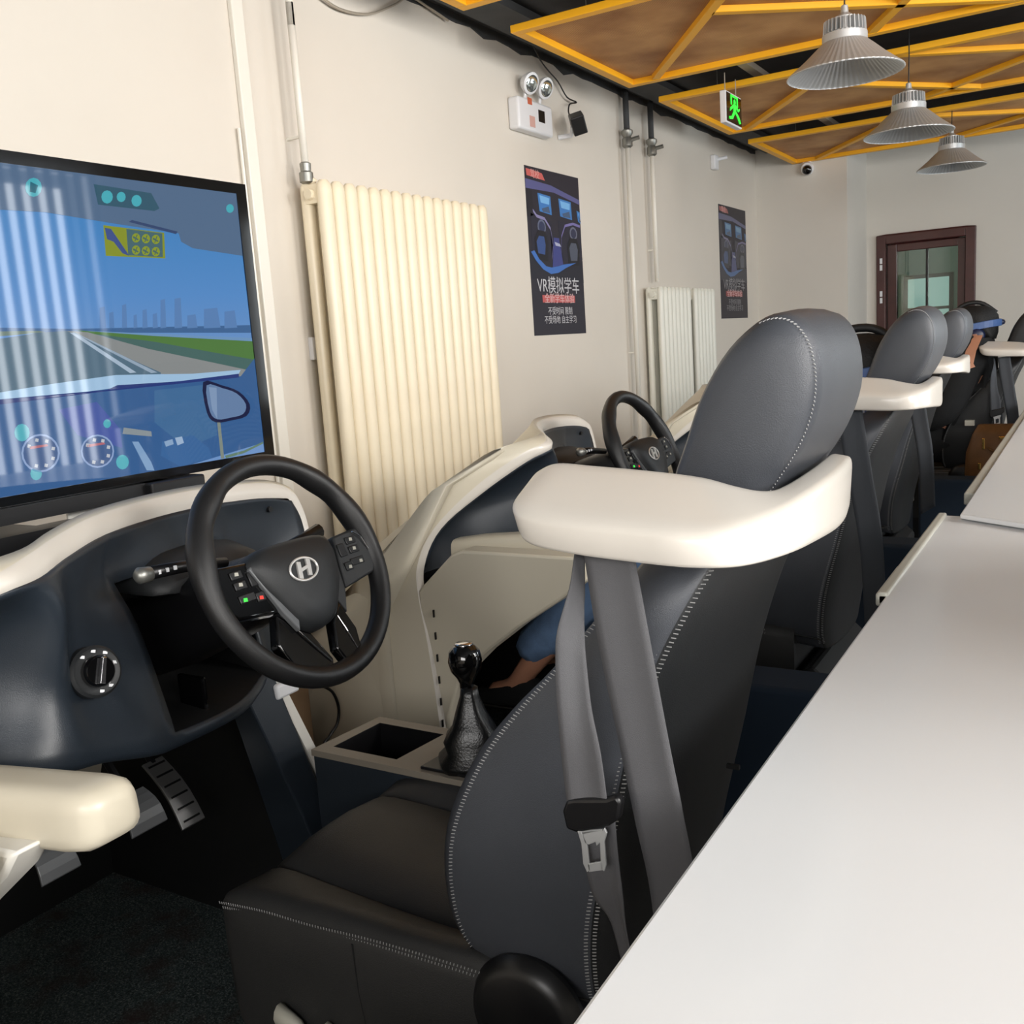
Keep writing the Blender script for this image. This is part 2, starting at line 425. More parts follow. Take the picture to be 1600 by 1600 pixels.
# corridor seen through the glass
struct(MB().box((-2.6, 11.2, 0), (0.4, 11.3, 2.7)).build('wall_corridor', 'corridor_wall'))
struct(MB().box((-2.7, YF+0.15, -0.1), (0.5, 11.3, 0)).build('floor_corridor', 'dark_floor'))
struct(MB().box((-2.7, YF+0.15, 2.7), (0.5, 11.3, 2.8)).build('ceiling_corridor', 'wall_paint'))
struct(MB().box((-2.7, YF+0.15, 0), (-2.6, 11.3, 2.7)).build('wall_corridor_left', 'corridor_wall'))
struct(MB().box((0.4, YF+0.15, 0), (0.5, 11.3, 2.7)).build('wall_corridor_right', 'corridor_wall'))
wn = empty('window_7', (-1.5, 11.19, 0.9)); wn['kind'] = 'structure'
mb = MB(); p0 = ony(1419, 437, 11.18); p1 = ony(1483, 500, 11.18)
x0, x1, z1, z0 = p0.x, p1.x, p0.z, p1.z
MB().box((x0, 11.17, z0), (x1, 11.19, z1)).build('pane', flat((205, 225, 222), 0.85), wn)
mb = MB(); mb.box((x0-0.04, 11.15, z0-0.04), (x0, 11.2, z1+0.04)).box((x1, 11.15, z0-0.04), (x1+0.04, 11.2, z1+0.04)).box((x0, 11.15, z1), (x1, 11.2, z1+0.04)).box((x0, 11.15, z0+0.12), (x1, 11.2, z0+0.15)).box((x0+(x1-x0)*0.44, 11.15, z0), (x0+(x1-x0)*0.47, 11.2, z1))
mb.build('window_frame', 'black_plastic', wn)
area('corridor_fill_light', (-1.2, 10.0, 2.65), (0, 0, 0), 0.6, 0.6, 14, (0.9, 1.0, 0.95))  # added fill so the corridor is not black, no lamp is seen there

# ------------------------------------------------------------------ ceiling panels
ZP = 2.48
def zc(x, y, Z=ZP): return onz(760+x*0.525, y*0.525, Z)
def panel(y0, y1, x0, x1, diags, label):
    t = empty('ceiling_panel', ((x0+x1)/2, (y0+y1)/2, ZP), label, 'ceiling panel', 'mesh panels hung under the ceiling')
    MB().box((x0+0.01, y0+0.01, ZP+0.012), (x1-0.01, y1-0.01, ZP+0.016)).build('mesh_infill', 'brown_mesh', t)
    w = 0.045
    for q in (((x0, y0+w/2), (x1, y0+w/2)), ((x0, y1-w/2), (x1, y1-w/2)), ((x0+w/2, y0+w), (x0+w/2, y1-w)), ((x1-w/2, y0+w), (x1-w/2, y1-w))):
        (ax, ay), (bx_, by) = q
        MB().bar((ax, ay, ZP), (bx_, by, ZP), w, 0.03).build('frame_bar', 'yellow_paint', t, bevel=0.002, bseg=1)
    for (ax, ay), (bx_, by) in diags:
        MB().bar((ax, ay, ZP), (bx_, by, ZP), 0.04, 0.026).build('brace', 'yellow_paint', t, bevel=0.002, bseg=1)
    # suspension wires
    for (wx, wy) in ((x0+0.3, y0+0.1), (x0+0.3, y1-0.1), (x1-0.3, y0+0.1), (x1-0.3, y1-0.1)):
        MB().tube([(wx, wy, ZP+0.016), (wx, wy, ZC)], 0.002, 5).build('wire', 'dull_metal', t)
    return t
XP0, XP1 = -2.1, 0.3
panel(2.14, 3.33, XP0, XP1, [((-1.9, 3.3), (-1.1, 2.4)), ((-1.2, 2.5), (0.1, 3.2))], 'yellow framed brown mesh ceiling panel nearest the camera, only its corner showing')
panel(3.68, 4.87, XP0, XP1, [((-1.93, 4.82), (-1.17, 3.75)), ((-1.37, 4.05), (-0.30, 4.83)), ((-0.9, 4.83), (-0.30, 3.72))], 'yellow framed brown mesh ceiling panel above the nearest pendant lamp')
panel(5.27, 6.47, XP0, XP1, [((-1.96, 6.43), (-1.17, 5.33)), ((-1.32, 5.6), (-0.62, 6.43)), ((-0.87, 5.33), (0.1, 6.0)), ((-0.9, 6.43), (0.2, 5.4))], 'yellow framed brown mesh ceiling panel behind the exit sign')
panel(6.88, 8.03, XP0, XP1, [((-1.9, 8.0), (-1.1, 6.92)), ((-1.1, 6.95), (0.2, 7.9)), ((-0.9, 7.98), (0.2, 7.0))], 'yellow framed brown mesh ceiling panel nearest the far wall')
tag(origin_to(MB().box((-1.61, 1.6, 2.53), (-1.56, 8.0, 2.56)).build('cable_rail', 'rail_steel'), (-1.585, 4.8, 2.53)), 'pale steel cable rail running above the mesh panels', 'rail')
# dark beam between panels and along the wall
tag(origin_to(MB().box((XP0-0.2, 1.2, 2.575), (XP0-0.02, 8.0, 2.61)).build('cable_tray', 'ceiling_black'), (-2.2, 4.6, 2.575)), 'black cable tray along the top of the left wall', 'tray')

# ------------------------------------------------------------------ pendant lamps
def lamp(x, y, zb, label):
    n0 = len(bpy.data.objects)
    t = empty('pendant_lamp', (x, y, zb), label, 'lamp', 'bell shaped pendant lamps in a row')
    sh = MB(); pr = [(0.075, 0.122), (0.085, 0.112), (0.105, 0.092), (0.140, 0.055), (0.175, 0.022), (0.200, 0.0), (0.203, -0.004), (0.203, -0.007)]
    out_ = [(r, h) for r, h in pr]; inn = [(r-0.003, h-0.002) for r, h in pr][::-1]
    sh.lathe(out_+inn, (x, y, zb), seg=120, flute=0.006, f0=1, f1=14); 
    sh.build('lamp_shade', 'aluminium', t, smooth=False)
    hs = MB(); hs.lathe([(0.078, 0.120), (0.078, 0.150), (0.060, 0.151), (0.060, 0.160)], (x, y, zb), seg=32); hs.build('collar', 'aluminium', t, auto=30)
    hs = MB()
    for k in range(28):
        a = k*2*PI/28; c, s_ = math.cos(a), math.sin(a)
        hs.prism([(x+c*0.03, y+s_*0.03, zb+0.155), (x+c*0.075, y+s_*0.075, zb+0.155), (x+c*0.072, y+s_*0.072, zb+0.205), (x+c*0.03, y+s_*0.03, zb+0.212)], (-s_*0.003, c*0.003, 0))
    hs.build('heat_sink', 'aluminium', t)['kind'] = 'stuff'
    MB().lathe([(0.045, 0.150), (0.045, 0.214), (0.03, 0.222), (0.014, 0.235), (0.012, 0.262), (0.004, 0.268)], (x, y, zb), seg=24).build('lamp_cap', 'aluminium', t, auto=40)
    MB().lathe([(0.055, 0.118), (0.055, 0.098), (0.02, 0.094)], (x, y, zb), seg=24).build('led_module', 'white_plastic', t)
    for c in t.children:
        for v in c.data.vertices: v.co.z *= 0.86
    MB().tube([(x, y, zb+0.225), (x+0.002, y, zb+0.35), (x, y, ZC)], 0.003, 6).build('cable', 'black_plastic', t)
lamp(-0.81, 3.84, 2.095, 'aluminium bell pendant lamp nearest the camera, the largest of the three')
lamp(-0.80, 5.17, 2.075, 'aluminium bell pendant lamp in the middle of the row of three')
lamp(-0.82, 6.94, 2.13, 'aluminium bell pendant lamp nearest the far wall, the smallest of the three')

# ------------------------------------------------------------------ exit sign
SX = -1.64
pa = onx(1133, 138, SX); pb = onx(1159, 205, SX)
y0, y1 = onx(1135, 170, SX).y, onx(1159, 170, SX).y; zt, zb_ = onx(1135, 140, SX).z, onx(1135, 190, SX).z
t = empty('exit_sign', (SX, (y0+y1)/2, zb_), 'hanging exit sign with glowing green running figure on black face', 'sign')
MB().box((SX-0.034, y0, zb_), (SX-0.002, y1, zt)).build('sign_case', 'white_plastic', t, bevel=0.004)
MB().box((SX-0.003, y0+0.008, zb_+0.008), (SX, y1-0.008, zt-0.008)).build('sign_face', 'gloss_black', t)
W_, H_ = y1-y0, zt-zb_
def sp(u, v): return (SX+0.0005, y0+W_*u, zb_+H_*v)
g = MB()
g.prism([sp(.28,.93), sp(.72,.93), sp(.72,.62), sp(.66,.62), sp(.66,.87), sp(.34,.87), sp(.34,.62), sp(.28,.62)], (0.002, 0, 0))
g.lathe([(0.0001, 0), (0.014, 0), (0.014, 0.002), (0.0001, 0.002)], sp(.52, .74), axis=(1, 0, 0), seg=12)
for q in ([(.45,.68),(.60,.66),(.58,.40),(.44,.42)], [(.45,.66),(.25,.52),(.22,.40),(.30,.46),(.48,.58)], [(.58,.66),(.74,.56),(.84,.62),(.82,.54),(.74,.48),(.58,.58)],
          [(.44,.44),(.32,.26),(.16,.22),(.18,.14),(.38,.18),(.54,.42)], [(.50,.44),(.68,.30),(.82,.12),(.90,.16),(.78,.34),(.60,.46)]):
    g.prism([sp(*p) for p in q], (0.002, 0, 0))
g.build('running_figure', 'green_lamp', t)
for yy in (y0+0.04, y1-0.04):
    MB().bar((SX-0.018, yy, zt), (SX-0.018, yy, ZP+.014), 0.008, 0.003, up=(1, 0, 0)).build("hanger", "rail_steel", t)

# ------------------------------------------------------------------ things on the left wall
def wall_y(px, py): return onx(px, py, XL)
# emergency light
a, b = onx(811, 152, XL+0.06), onx(864, 217, XL+0.06)
y0, y1 = onx(811, 180, XL+.06).y, onx(864, 190, XL+.06).y; z1 = onx(815, 150, XL+.06).z; z0 = onx(815, 200, XL+.06).z
t = empty('emergency_light', (XL, (y0+y1)/2, z0), 'white wall emergency light box with two round lamp heads', 'emergency light')
MB().box((XL, y0, z0), (XL+0.06, y1, z1)).build('light_box', 'white_plastic', t, bevel=0.012, bseg=3, smooth=True)
MB().box((XL+0.06, y0+0.19, z0+0.055), (XL+0.062, y0+0.25, z0+0.11)).build('battery_window', 'black_plastic', t)
MB().box((XL+0.06, y0+0.10, z0+0.02), (XL+0.0615, y0+0.15, z0+0.07)).build('printed_mark', flat((214, 170, 160)), t)
MB().box((XL+0.06, y0+0.09, z0+0.12), (XL+0.0615, y0+0.13, z0+0.15)).build('printed_mark', flat((200, 100, 70)), t)
for px, py in ((829, 130), (852, 138)):
    c = onx(px, py, XL+0.07); q = MB(); ax = Vector((0.85, -0.2, -0.35)).normalized()
    q.lathe([(0.012, -0.05), (0.035, -0.035), (0.048, -0.01), (0.050, 0.006), (0.044, 0.010)], c, axis=ax, seg=24)
    h = q.build('lamp_head', 'white_plastic', t, auto=50)
    MB().lathe([(0.043, 0.006), (0.036, 0.012), (0.012, 0.016)], c, axis=ax, seg=24).build('lens', 'glass_lamp', h, smooth=True)
    MB().tube([(XL+0.03, c.y, z1-0.01), c-ax*0.03], 0.008, 6).build('stem', 'white_plastic', h)
# small black speaker
c = onx(903, 193, XL+0.12); t = empty('small_speaker', c, 'small black box camera on a white bracket beside emergency light', 'camera')
q = MB().box((-.035, -.055, -.045), (.035, .055, .045)); R = Matrix.Rotation(math.radians(28), 3, 'X') @ Matrix.Rotation(math.radians(30), 3, 'Z')
q.v = [c + R @ v for v in q.v]; q.build('housing', 'black_plastic', t, bevel=0.005)
b2 = onx(872, 215, XL); MB().tube([(XL, b2.y, b2.z), (XL+0.06, b2.y+0.03, b2.z+0.005), (c.x-0.03, c.y, c.z-0.01)], 0.012, 8).build('bracket', 'white_plastic', t)
pts = [onx(832, 70, XL+0.05), onx(845, 95, XL+.03), onx(858, 112, XL+.03), onx(872, 128, XL+0.03), onx(886, 152, XL+.03), onx(901, 160, XL+.04), onx(890, 163, XL+.04), onx(889, 178, XL+.06), c+Vector((0, -0.02, 0.03))]
MB().tube(cr([tuple(p) for p in pts], 4), 0.004, 6).build('cable', 'black_plastic', t)
# cream round detector and white sensor on far part of the wall
c = wall_y(1113, 255); t = empty('wall_sensor', c, 'small white sensor on left wall above the far poster', 'sensor')
MB().box((XL, c.y-0.05, c.z-0.05), (XL+0.04, c.y+0.03, c.z+0.05)).build('housing', 'white_plastic', t, bevel=0.01)
MB().tube([(XL+0.03, c.y, c.z+0.02), (XL+0.10, c.y+0.03, c.z+0.03)], 0.012, 8).build('arm', 'white_plastic', t)
# dome camera on the pier
c = ony(1259, 264, 7.98); t = empty('security_camera', (c.x, 8.05, c.z), 'white security camera with black lens high on the far pier', 'camera')
MB().lathe([(0.02, 0.0), (0.045, 0.005), (0.05, 0.03), (0.05, 0.075), (0.04, 0.09)], (c.x, 8.05, c.z+0.01), axis=(0.15, -1, -0.1), seg=24).build('camera_body', 'white_plastic', t, auto=50)
MB().lathe([(0.038, 0.088), (0.030, 0.104), (0.01, 0.108)], (c.x, 8.05, c.z+0.01), axis=(0.15, -1, -0.25), seg=24).build('lens', 'gloss_black', t, smooth=True)
MB().box((c.x-0.03, 8.0, c.z+0.045), (c.x+0.03, 8.05, c.z+0.085)).build('mount', 'white_plastic', t, bevel=0.005)

# pipes and trunking
def pipe(px, label, r=0.011, name='heating_pipe', m='pipe_paint', valve=None, off=0.03, seg=10):
    pts = [onx(x, y, XL+off) for x, y in px]
    yy = sum(p.y for p in pts)/len(pts); z0 = min(p.z for p in pts); z1 = max(p.z for p in pts)
    t = empty(name, (XL, yy, z0), label, 'pipe')
    MB().tube([(XL+off, yy, z0), (XL+off, yy, z1)], r, seg).build('pipe_run', m, t, smooth=True)
    for k in range(1):
        z = z0+(z1-z0)*0.22
        MB().box((XL, yy-0.006, z-0.004), (XL+off+r*.5, yy+0.006, z+0.004)).build('pipe_clip', m, t)
    return t, yy, z0, z1
p1 = onx(378, 30, XL); p2 = onx(420, 640, XL)
yt = 2.43
tag(origin_to(MB().box((XL, yt-0.025, 0.2), (XL+0.02, yt+0.025, 2.585)).build('cable_trunking', 'pipe_paint', bevel=0.004), (XL, yt, 0.2)), 'white cable trunking running down the wall beside the screen', 'trunking')
tag(origin_to(MB().tube([(XL+.012, yt-0.045, 1.95), (XL+.012, yt-0.04, 0.2)], 0.006, 8).build('wall_cable', 'pipe_paint'), (XL, yt-.04, .2)), 'thin white cable clipped along the cable trunking', 'cable')
# pipe to radiator 1
t, yy, z0, z1 = pipe([(454, 5), (476, 270)], 'white heating pipe dropping to the large cream radiator', r=0.013, off=0.07)
MB().tube([(XL+.07, yy, 2.3), (XL+.07, yy, 2.585)], 0.013, 10).build('pipe_run', 'pipe_paint', t, smooth=True)
zv = z0
MB().lathe([(0.016, -0.035), (0.024, -0.03), (0.024, 0.0), (0.018, 0.005), (0.02, 0.03), (0.014, 0.035)], (XL+.07, yy, zv), seg=12).build('valve', 'dull_metal', t, auto=40)
MB().tube([(XL+.07, yy, zv-0.015), (XL+.09, 2.64, zv-0.035)], 0.014, 8).build('valve_pipe', 'radiator_cream', t, smooth=True)
# two pipes between the posters
for (pa_, pb_, lab) in (((982, 220), (997, 640), 'white wall pipe just right of the nearer poster'), ((1016, 210), (1028, 440), 'white heating pipe dropping to the far radiator')):
    t, yy, z0, z1 = pipe([pa_, pb_], lab, r=0.014, off=0.05)
    zt = 2.30
    MB().tube([(XL+.05, yy, zt+0.02), (XL+.05, yy, 2.60)], 0.017, 10).build('pipe_sleeve', 'ceiling_black', t, smooth=True)
    MB().lathe([(0.018, -0.05), (0.03, -0.04), (0.03, 0.0), (0.022, 0.01), (0.034, 0.03), (0.034, 0.045), (0.018, 0.055)], (XL+.05, yy, zt+0.03), seg=14).build('valve', 'dull_metal', t, auto=40)
    MB().tube([(XL+.05, yy, zt+0.02), (XL+.12, yy+0.01, zt+0.03)], 0.012, 8).build('valve_stem', 'dull_metal', t)
    MB().tube([(XL+.05, yy, z0), (XL+.05, yy, z0-0.9 if yy < 5.6 else z0+.01)], 0.014, 8).build('pipe_run', 'pipe_paint', t, smooth=True)
# loose cable top of the wall
pts = [onx(x, y, XL+0.02) for x, y in ((495, -10), (530, 14), (575, 22), (615, 8), (640, -5), (670, 12), (700, 32))]
tag(origin_to(MB().tube(cr([tuple(p) for p in pts], 5), 0.005, 6).build('loose_cable', 'rail_steel'), pts[0]), 'grey cable sagging at the top of the left wall', 'cable')

# radiators made of tubular sections
def radiator(y0, n, pitch, z0, z1, x, m, label, r=0.028, rear=0.075):
    t = empty('radiator', (x, y0+n*pitch/2, z0), label, 'radiator')
    mesh0 = None
    for i in range(n):
        yc = y0+pitch*(i+0.5)
        if mesh0 is None:
            q = MB()
            def col(xx, rr):
                rings = []
                for z, s_ in ((z0, 0.55), (z0+0.012, 0.9), (z0+0.03, 1), (z1-0.03, 1), (z1-0.012, 0.9), (z1, 0.55)):
                    rings.append([Vector((xx+math.cos(a)*rr*0.75*s_, yc+math.sin(a)*rr*s_, z)) for a in [k*2*PI/14 for k in range(14)]])
                q.loft(rings)
            col(x, r); col(x-rear, r*0.9)
            q.box((x-rear, yc-r*0.8, z1-0.075), (x, yc+r*0.8, z1-0.012)); q.box((x-rear, yc-r*0.8, z0+0.012), (x, yc+r*0.8, z0+0.075))
            first = q.build('radiator_section', m, t, auto=50); mesh0 = first
        else:
            c = mesh0.copy(); COL.objects.link(c); c.location = mesh0.location+Vector((0, pitch*i, 0)); c.parent = t
    for z in (z1-0.045, z0+0.045):
        MB().tube([(x-rear/2, y0-0.01, z), (x-rear/2, y0+n*pitch+0.01, z)], 0.018, 8).build('header_pipe', m, t)
    for yy in (y0+pitch*1.5, y0+pitch*(n-1.5)):
        MB().box((XL, yy-0.01, z1-0.2), (x-rear, yy+0.01, z1-0.16)).build('wall_bracket', m, t)
    return t
radiator(2.60, 16, 0.0665, 0.12, 1.80, -2.27, 'radiator_cream', 'tall cream sixteen column radiator right of the screen', r=0.031)
radiator(5.62, 8, 0.066, 0.25, 1.50, -2.29, 'radiator_white', 'white column radiator between the posters, nearer half of the pair', r=0.028)
radiator(6.22, 6, 0.066, 0.25, 1.50, -2.29, 'radiator_white', 'white column radiator between the posters, farther half of the pair', r=0.028)
tag(origin_to(MB().box((XL, 2.62, 1.2), (XL+0.02, 2.70, 1.28)).build('thermostat', 'white_plastic', bevel=0.003), (XL, 2.66, 1.24)), 'small white thermostat behind the cream radiator', 'thermostat')

# posters
def poster(y0, y1, z0, z1, label, fade):
    t = empty('poster', (XL, (y0+y1)/2, z0), label, 'poster')
    w, h = y1-y0, z1-z0
    MB().box((XL, y0, z0), (XL+0.002, y1, z1)).build('paper', 'print_dark', t)
    def P(pts, rgb, lv=1):
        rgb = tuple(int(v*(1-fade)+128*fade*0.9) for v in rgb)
        xx = XL+0.002+0.0002*lv
        MB().prism([(xx, y0+w*u, z0+h*v) for u, v in pts], (0.0002, 0, 0)).build('printed_shape', flat(rgb), t)
    def ell(cu, cv, ru, rv, a0=0, a1=360, n=14): return [(cu+ru*math.cos(math.radians(a0+(a1-a0)*k/n)), cv+rv*math.sin(math.radians(a0+(a1-a0)*k/n))) for k in range(n+(1 if a1-a0 < 360 else 0))]
    def band(pts, th): return pts+[(u, v-th) for u, v in pts[::-1]]
    P([(0, .925), (.45, .915), (1, .86), (1, .83), (.5, .875), (0, .87)], (88, 90, 140))
    P([(.02, .985), (.30, .975), (.35, .935), (.03, .945)], (205, 100, 95), lv=2)
    P([(0, .87), (.10, .86), (.12, .72), (0, .70)], (28, 27, 38), lv=2)
    for (ua, ub, va, vb) in ((.20, .43, .735, .855), (.58, .82, .725, .845), (.93, 1.0, .71, .79)):
        P([(ua, vb), (ub, vb-.008), (ub+.01 if ub < 1 else 1, va), (ua+.02, va+.012)], (62, 122, 190), lv=3)
        P([(ua+.03, vb-.012), (ub-.02, vb-.02), (ub-.03, vb-.06), (ua+.05, vb-.055)], (120, 180, 230), lv=4)
        P([(ua+.06, va+.03), (ub-.04, va+.05), (ub-.02, va+.01), (ua+.08, va+.012)], (70, 90, 120), lv=4)
    # two cockpits side by side: dashboards, wheels, seats seen from behind
    P([(.06, .73), (.20, .70), (.42, .70), (.46, .60), (.40, .47), (.05, .50)], (34, 34, 50), lv=2)
    P([(.55, .71), (.80, .69), (.98, .70), (1, .48), (.62, .46), (.56, .58)], (34, 34, 50), lv=2)
    P(band([(.10, .755), (.16, .725), (.30, .715), (.40, .66), (.43, .56), (.40, .48)], .018), (132, 128, 172), lv=5)
    P(band([(.58, .52), (.60, .62), (.68, .69), (.84, .71), (.98, .70)], .016), (118, 112, 168), lv=5)
    P(ell(.24, .655, .075, .045), (96, 104, 128), lv=5); P(ell(.24, .655, .055, .033), (44, 52, 84), lv=6)
    P(ell(.84, .640, .075, .042), (104, 108, 126), lv=5); P(ell(.84, .640, .055, .030), (46, 50, 76), lv=6)
    P([(.10, .585), (.17, .635), (.30, .630), (.34, .56), (.32, .45), (.12, .46)], (22, 22, 32), lv=7)
    P([(.13, .565), (.18, .60), (.27, .598), (.29, .55), (.27, .49), (.15, .495)], (52, 78, 134), lv=8)
    P([(.70, .56), (.76, .61), (.90, .61), (.95, .55), (.93, .44), (.72, .43)], (20, 21, 30), lv=7)
    P([(.74, .545), (.78, .58), (.88, .58), (.91, .54), (.89, .47), (.76, .465)], (78, 84, 100), lv=8)
    P([(.45, .60), (.55, .60), (.62, .40), (.40, .41)], (60, 66, 128), lv=3)
    P([(.46, .575), (.56, .565), (.58, .548), (.48, .552)], (170, 175, 200), lv=6)
    P([(.0, .50), (.20, .43), (.40, .41), (.70, .42), (1, .47), (1, .33), (0, .34)], (30, 31, 44), lv=4)
    P([(.02, .50), (.10, .45), (.22, .40), (.36, .375), (.50, .385), (.66, .42), (.86, .455), (.62, .44), (.50, .425), (.38, .415), (.28, .42), (.16, .46), (.08, .51)], (62, 110, 185), lv=9)
    cy = (y0+y1)/2
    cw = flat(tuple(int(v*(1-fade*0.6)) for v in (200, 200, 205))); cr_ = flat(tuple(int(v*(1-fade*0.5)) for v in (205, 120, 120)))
    text_obj('VR模拟学车', w*0.155, (XL+0.0035, cy, z0+h*0.30), (0, 1, 0), (0, 0, 1), cw, t, ext=0.0003)
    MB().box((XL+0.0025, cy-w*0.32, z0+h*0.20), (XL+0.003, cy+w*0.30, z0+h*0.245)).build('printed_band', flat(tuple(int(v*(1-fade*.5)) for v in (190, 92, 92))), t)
    text_obj('全新学车体验', w*0.095, (XL+0.0035, cy, z0+h*0.222), (0, 1, 0), (0, 0, 1), flat((215, 180, 180)), t, ext=0.0003)
    text_obj('不受时间 限制', w*0.075, (XL+0.0035, cy, z0+h*0.145), (0, 1, 0), (0, 0, 1), cw, t, ext=0.0002)
    text_obj('不受场地 自主学习', w*0.075, (XL+0.0035, cy, z0+h*0.09), (0, 1, 0), (0, 0, 1), cw, t, ext=0.0002)
    text_obj('驾校', w*0.08, (XL+0.0035, y0+w*0.17, z0+h*0.957), (0, 1, 0), (0, 0, 1), flat((225, 170, 165)), t, ext=0.0002)
poster(4.255, 4.83, 1.245, 2.06, 'dark blue driving poster on left wall, nearer and larger of two', 0.0)
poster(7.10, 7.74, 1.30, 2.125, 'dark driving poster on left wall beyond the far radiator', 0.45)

# ------------------------------------------------------------------ big screen in front of simulator 1
TX = -1.62; TY0, TY1, TZ0, TZ1 = 0.525, 1.615, 0.984, 1.590
t = empty('screen_monitor', (TX-0.03, 1.07, TZ0), 'large flat screen showing a straight road under blue sky', 'monitor')
MB().box((TX-0.05, TY0, TZ0), (TX, TY1, TZ1)).build('casing', 'black_plastic', t, bevel=0.003)
mb = MB(); bz = 0.022
for a, b in (((TY0, TZ0), (TY1, TZ0+0.018)), ((TY0, TZ1-bz), (TY1, TZ1)), ((TY0, TZ0+0.018), (TY0+0.02, TZ1-bz)), ((TY1-0.028, TZ0+0.018), (TY1, TZ1-bz))):
    MB().box((TX, a[0], a[1]), (TX+0.004, b[0], b[1])).build('bezel', 'gloss_black', t)
# picture on the screen: flat luminous print
iy0, iy1, iz0, iz1 = TY0+0.02, TY1-0.028, TZ0+0.018, TZ1-bz
SE = 0.78
def grad_mat(name, stops, z0, z1, estr):
    m = bpy.data.materials.new(name); m.use_nodes = True; nt = m.node_tree; p = nt.nodes['Principled BSDF']
    p.inputs['Base Color'].default_value = (0.004, 0.004, 0.005, 1); p.inputs['Roughness'].default_value = 0.035
    tc = nt.nodes.new('ShaderNodeNewGeometry'); sx = nt.nodes.new('ShaderNodeSeparateXYZ'); mr = nt.nodes.new('ShaderNodeMapRange')
    mr.inputs['From Min'].default_value = z0; mr.inputs['From Max'].default_value = z1
    r = nt.nodes.new('ShaderNodeValToRGB'); e = r.color_ramp.elements
    e[0].position, e[0].color = stops[0][0], (*srgb(stops[0][1]), 1); e[1].position, e[1].color = stops[-1][0], (*srgb(stops[-1][1]), 1)
    for pos, c in stops[1:-1]: k = e.new(pos); k.color = (*srgb(c), 1)
    nt.links.new(tc.outputs['Position'], sx.inputs[0]); nt.links.new(sx.outputs['Z'], mr.inputs['Value']); nt.links.new(mr.outputs[0], r.inputs['Fac'])
    nt.links.new(r.outputs['Color'], p.inputs['Emission Color']); p.inputs['Emission Strength'].default_value = estr; MATS[name] = m
grad_mat('screen_sky', [(0, (120, 160, 215)), (0.5, (92, 150, 215)), (1, (70, 140, 205))], 1.2, 1.5, SE)
MB().box((TX, iy0, iz0), (TX+0.001, iy1, iz1)).build('display', 'screen_sky', t)
def SQ(pts, rgb, lv, e=SE, name='screen_picture', mt=None):
    q = []
    for px, py in pts:
        p = onx(px, py, TX)
        q.append((TX+0.001+0.00012*lv, min(max(p.y, iy0), iy1), min(max(p.z, iz0), iz1)))
    o = MB().prism(q, (0.0001, 0, 0)).build(name, mt or flat(rgb, e), t)
    return o
L = -320   # screen goes on to the left of the photograph's edge
SQ([(L, 505), (-5, 512), (110, 514), (395, 508), (395, 520), (110, 520), (-5, 522), (L, 525)], (70, 110, 160), 1)
for (x, w, h) in ((155, 10, 30), (170, 8, 22), (190, 8, 34), (208, 6, 18), (222, 8, 26), (238, 8, 20), (250, 9, 42), (272, 12, 44), (292, 16, 18), (318, 26, 28), (350, 20, 24)):
    SQ([(x, 511-h), (x+w*.8, 509-h), (x+w, 512), (x, 513)], (98, 140, 195), 2)
SQ([(110, 517), (395, 532), (410, 600), (300, 600), (115, 524)], (128, 150, 178), 3)
SQ([(110, 516), (398, 528), (398, 540), (200, 524)], (118, 160, 205), 4)
SQ([(118, 516), (240, 525), (400, 533), (405, 570), (390, 562), (240, 540), (130, 519)], (88, 132, 70), 5)
SQ([(150, 522), (240, 534), (400, 562), (405, 578), (360, 580), (220, 543)], (78, 112, 108), 6)
SQ([(100, 517), (135, 519), (230, 545), (395, 580), (380, 590), (240, 584)], (148, 152, 152), 7)
SQ([(L, 560), (-5, 530), (60, 520), (103, 517), (250, 582), (250, 610), (L, 640)], (92, 120, 140), 8)
SQ([(108, 520), (116, 520), (212, 582), (202, 583)], (180, 200, 220), 9)
SQ([(112, 519), (117, 520), (245, 582), (235, 583)], (160, 180, 200), 9)
SQ([(L, 522), (-5, 518), (60, 517), (70, 519), (20, 524), (L, 545)], (120, 140, 130), 9)
SQ([(L, 650), (-5, 614), (80, 600), (180, 586), (300, 584), (375, 578), (370, 588), (315, 592), (210, 602), (160, 610), (0, 628), (L, 670)], (172, 208, 240), 10)
SQ([(L, 670), (0, 628), (120, 614), (210, 602), (375, 588), (400, 560), (420, 690), (300, 740), (-5, 780), (L, 860)], (62, 104, 158), 11)
SQ([(L, 630), (0, 624), (160, 612), (182, 602), (372, 590), (372, 584), (330, 593), (180, 608), (0, 632), (L, 636)], (50, 66, 130), 12)
SQ([(L, 230), (0, 250), (180, 272), (395, 305), (378, 400), (300, 388), (282, 378), (278, 365), (180, 350), (70, 332), (0, 328), (L, 310)], (92, 118, 150), 10)
SQ([(205, 344), (276, 362), (274, 366), (200, 347)], (60, 80, 120), 11)
SQ([(145, 288), (235, 302), (248, 326), (240, 330), (152, 320)], (60, 98, 118), 12)
for cx, cy, r_ in ((51, 293, 13), (166, 308, 9), (188, 308, 7), (212, 314, 8), (358, 326, 6), (166, 662, 6), (33, 676, 12), (55, 740, 9), (190, 722, 10)):
    SQ([(cx+r_*math.cos(a*PI/6), cy+r_*1.15*math.sin(a*PI/6)) for a in range(12)], (80, 185, 200), 13)
SQ([(46, 284), (58, 290), (54, 302), (45, 300)], (40, 110, 130), 14)
SQ([(160, 352), (255, 364), (257, 404), (164, 400)], (146, 158, 50), 13)
SQ([(196, 358), (252, 365), (253, 402), (199, 399)], (78, 112, 120), 14)
SQ([(162, 356), (172, 358), (198, 396), (200, 400), (190, 396), (176, 378), (166, 374)], (70, 90, 150), 15)
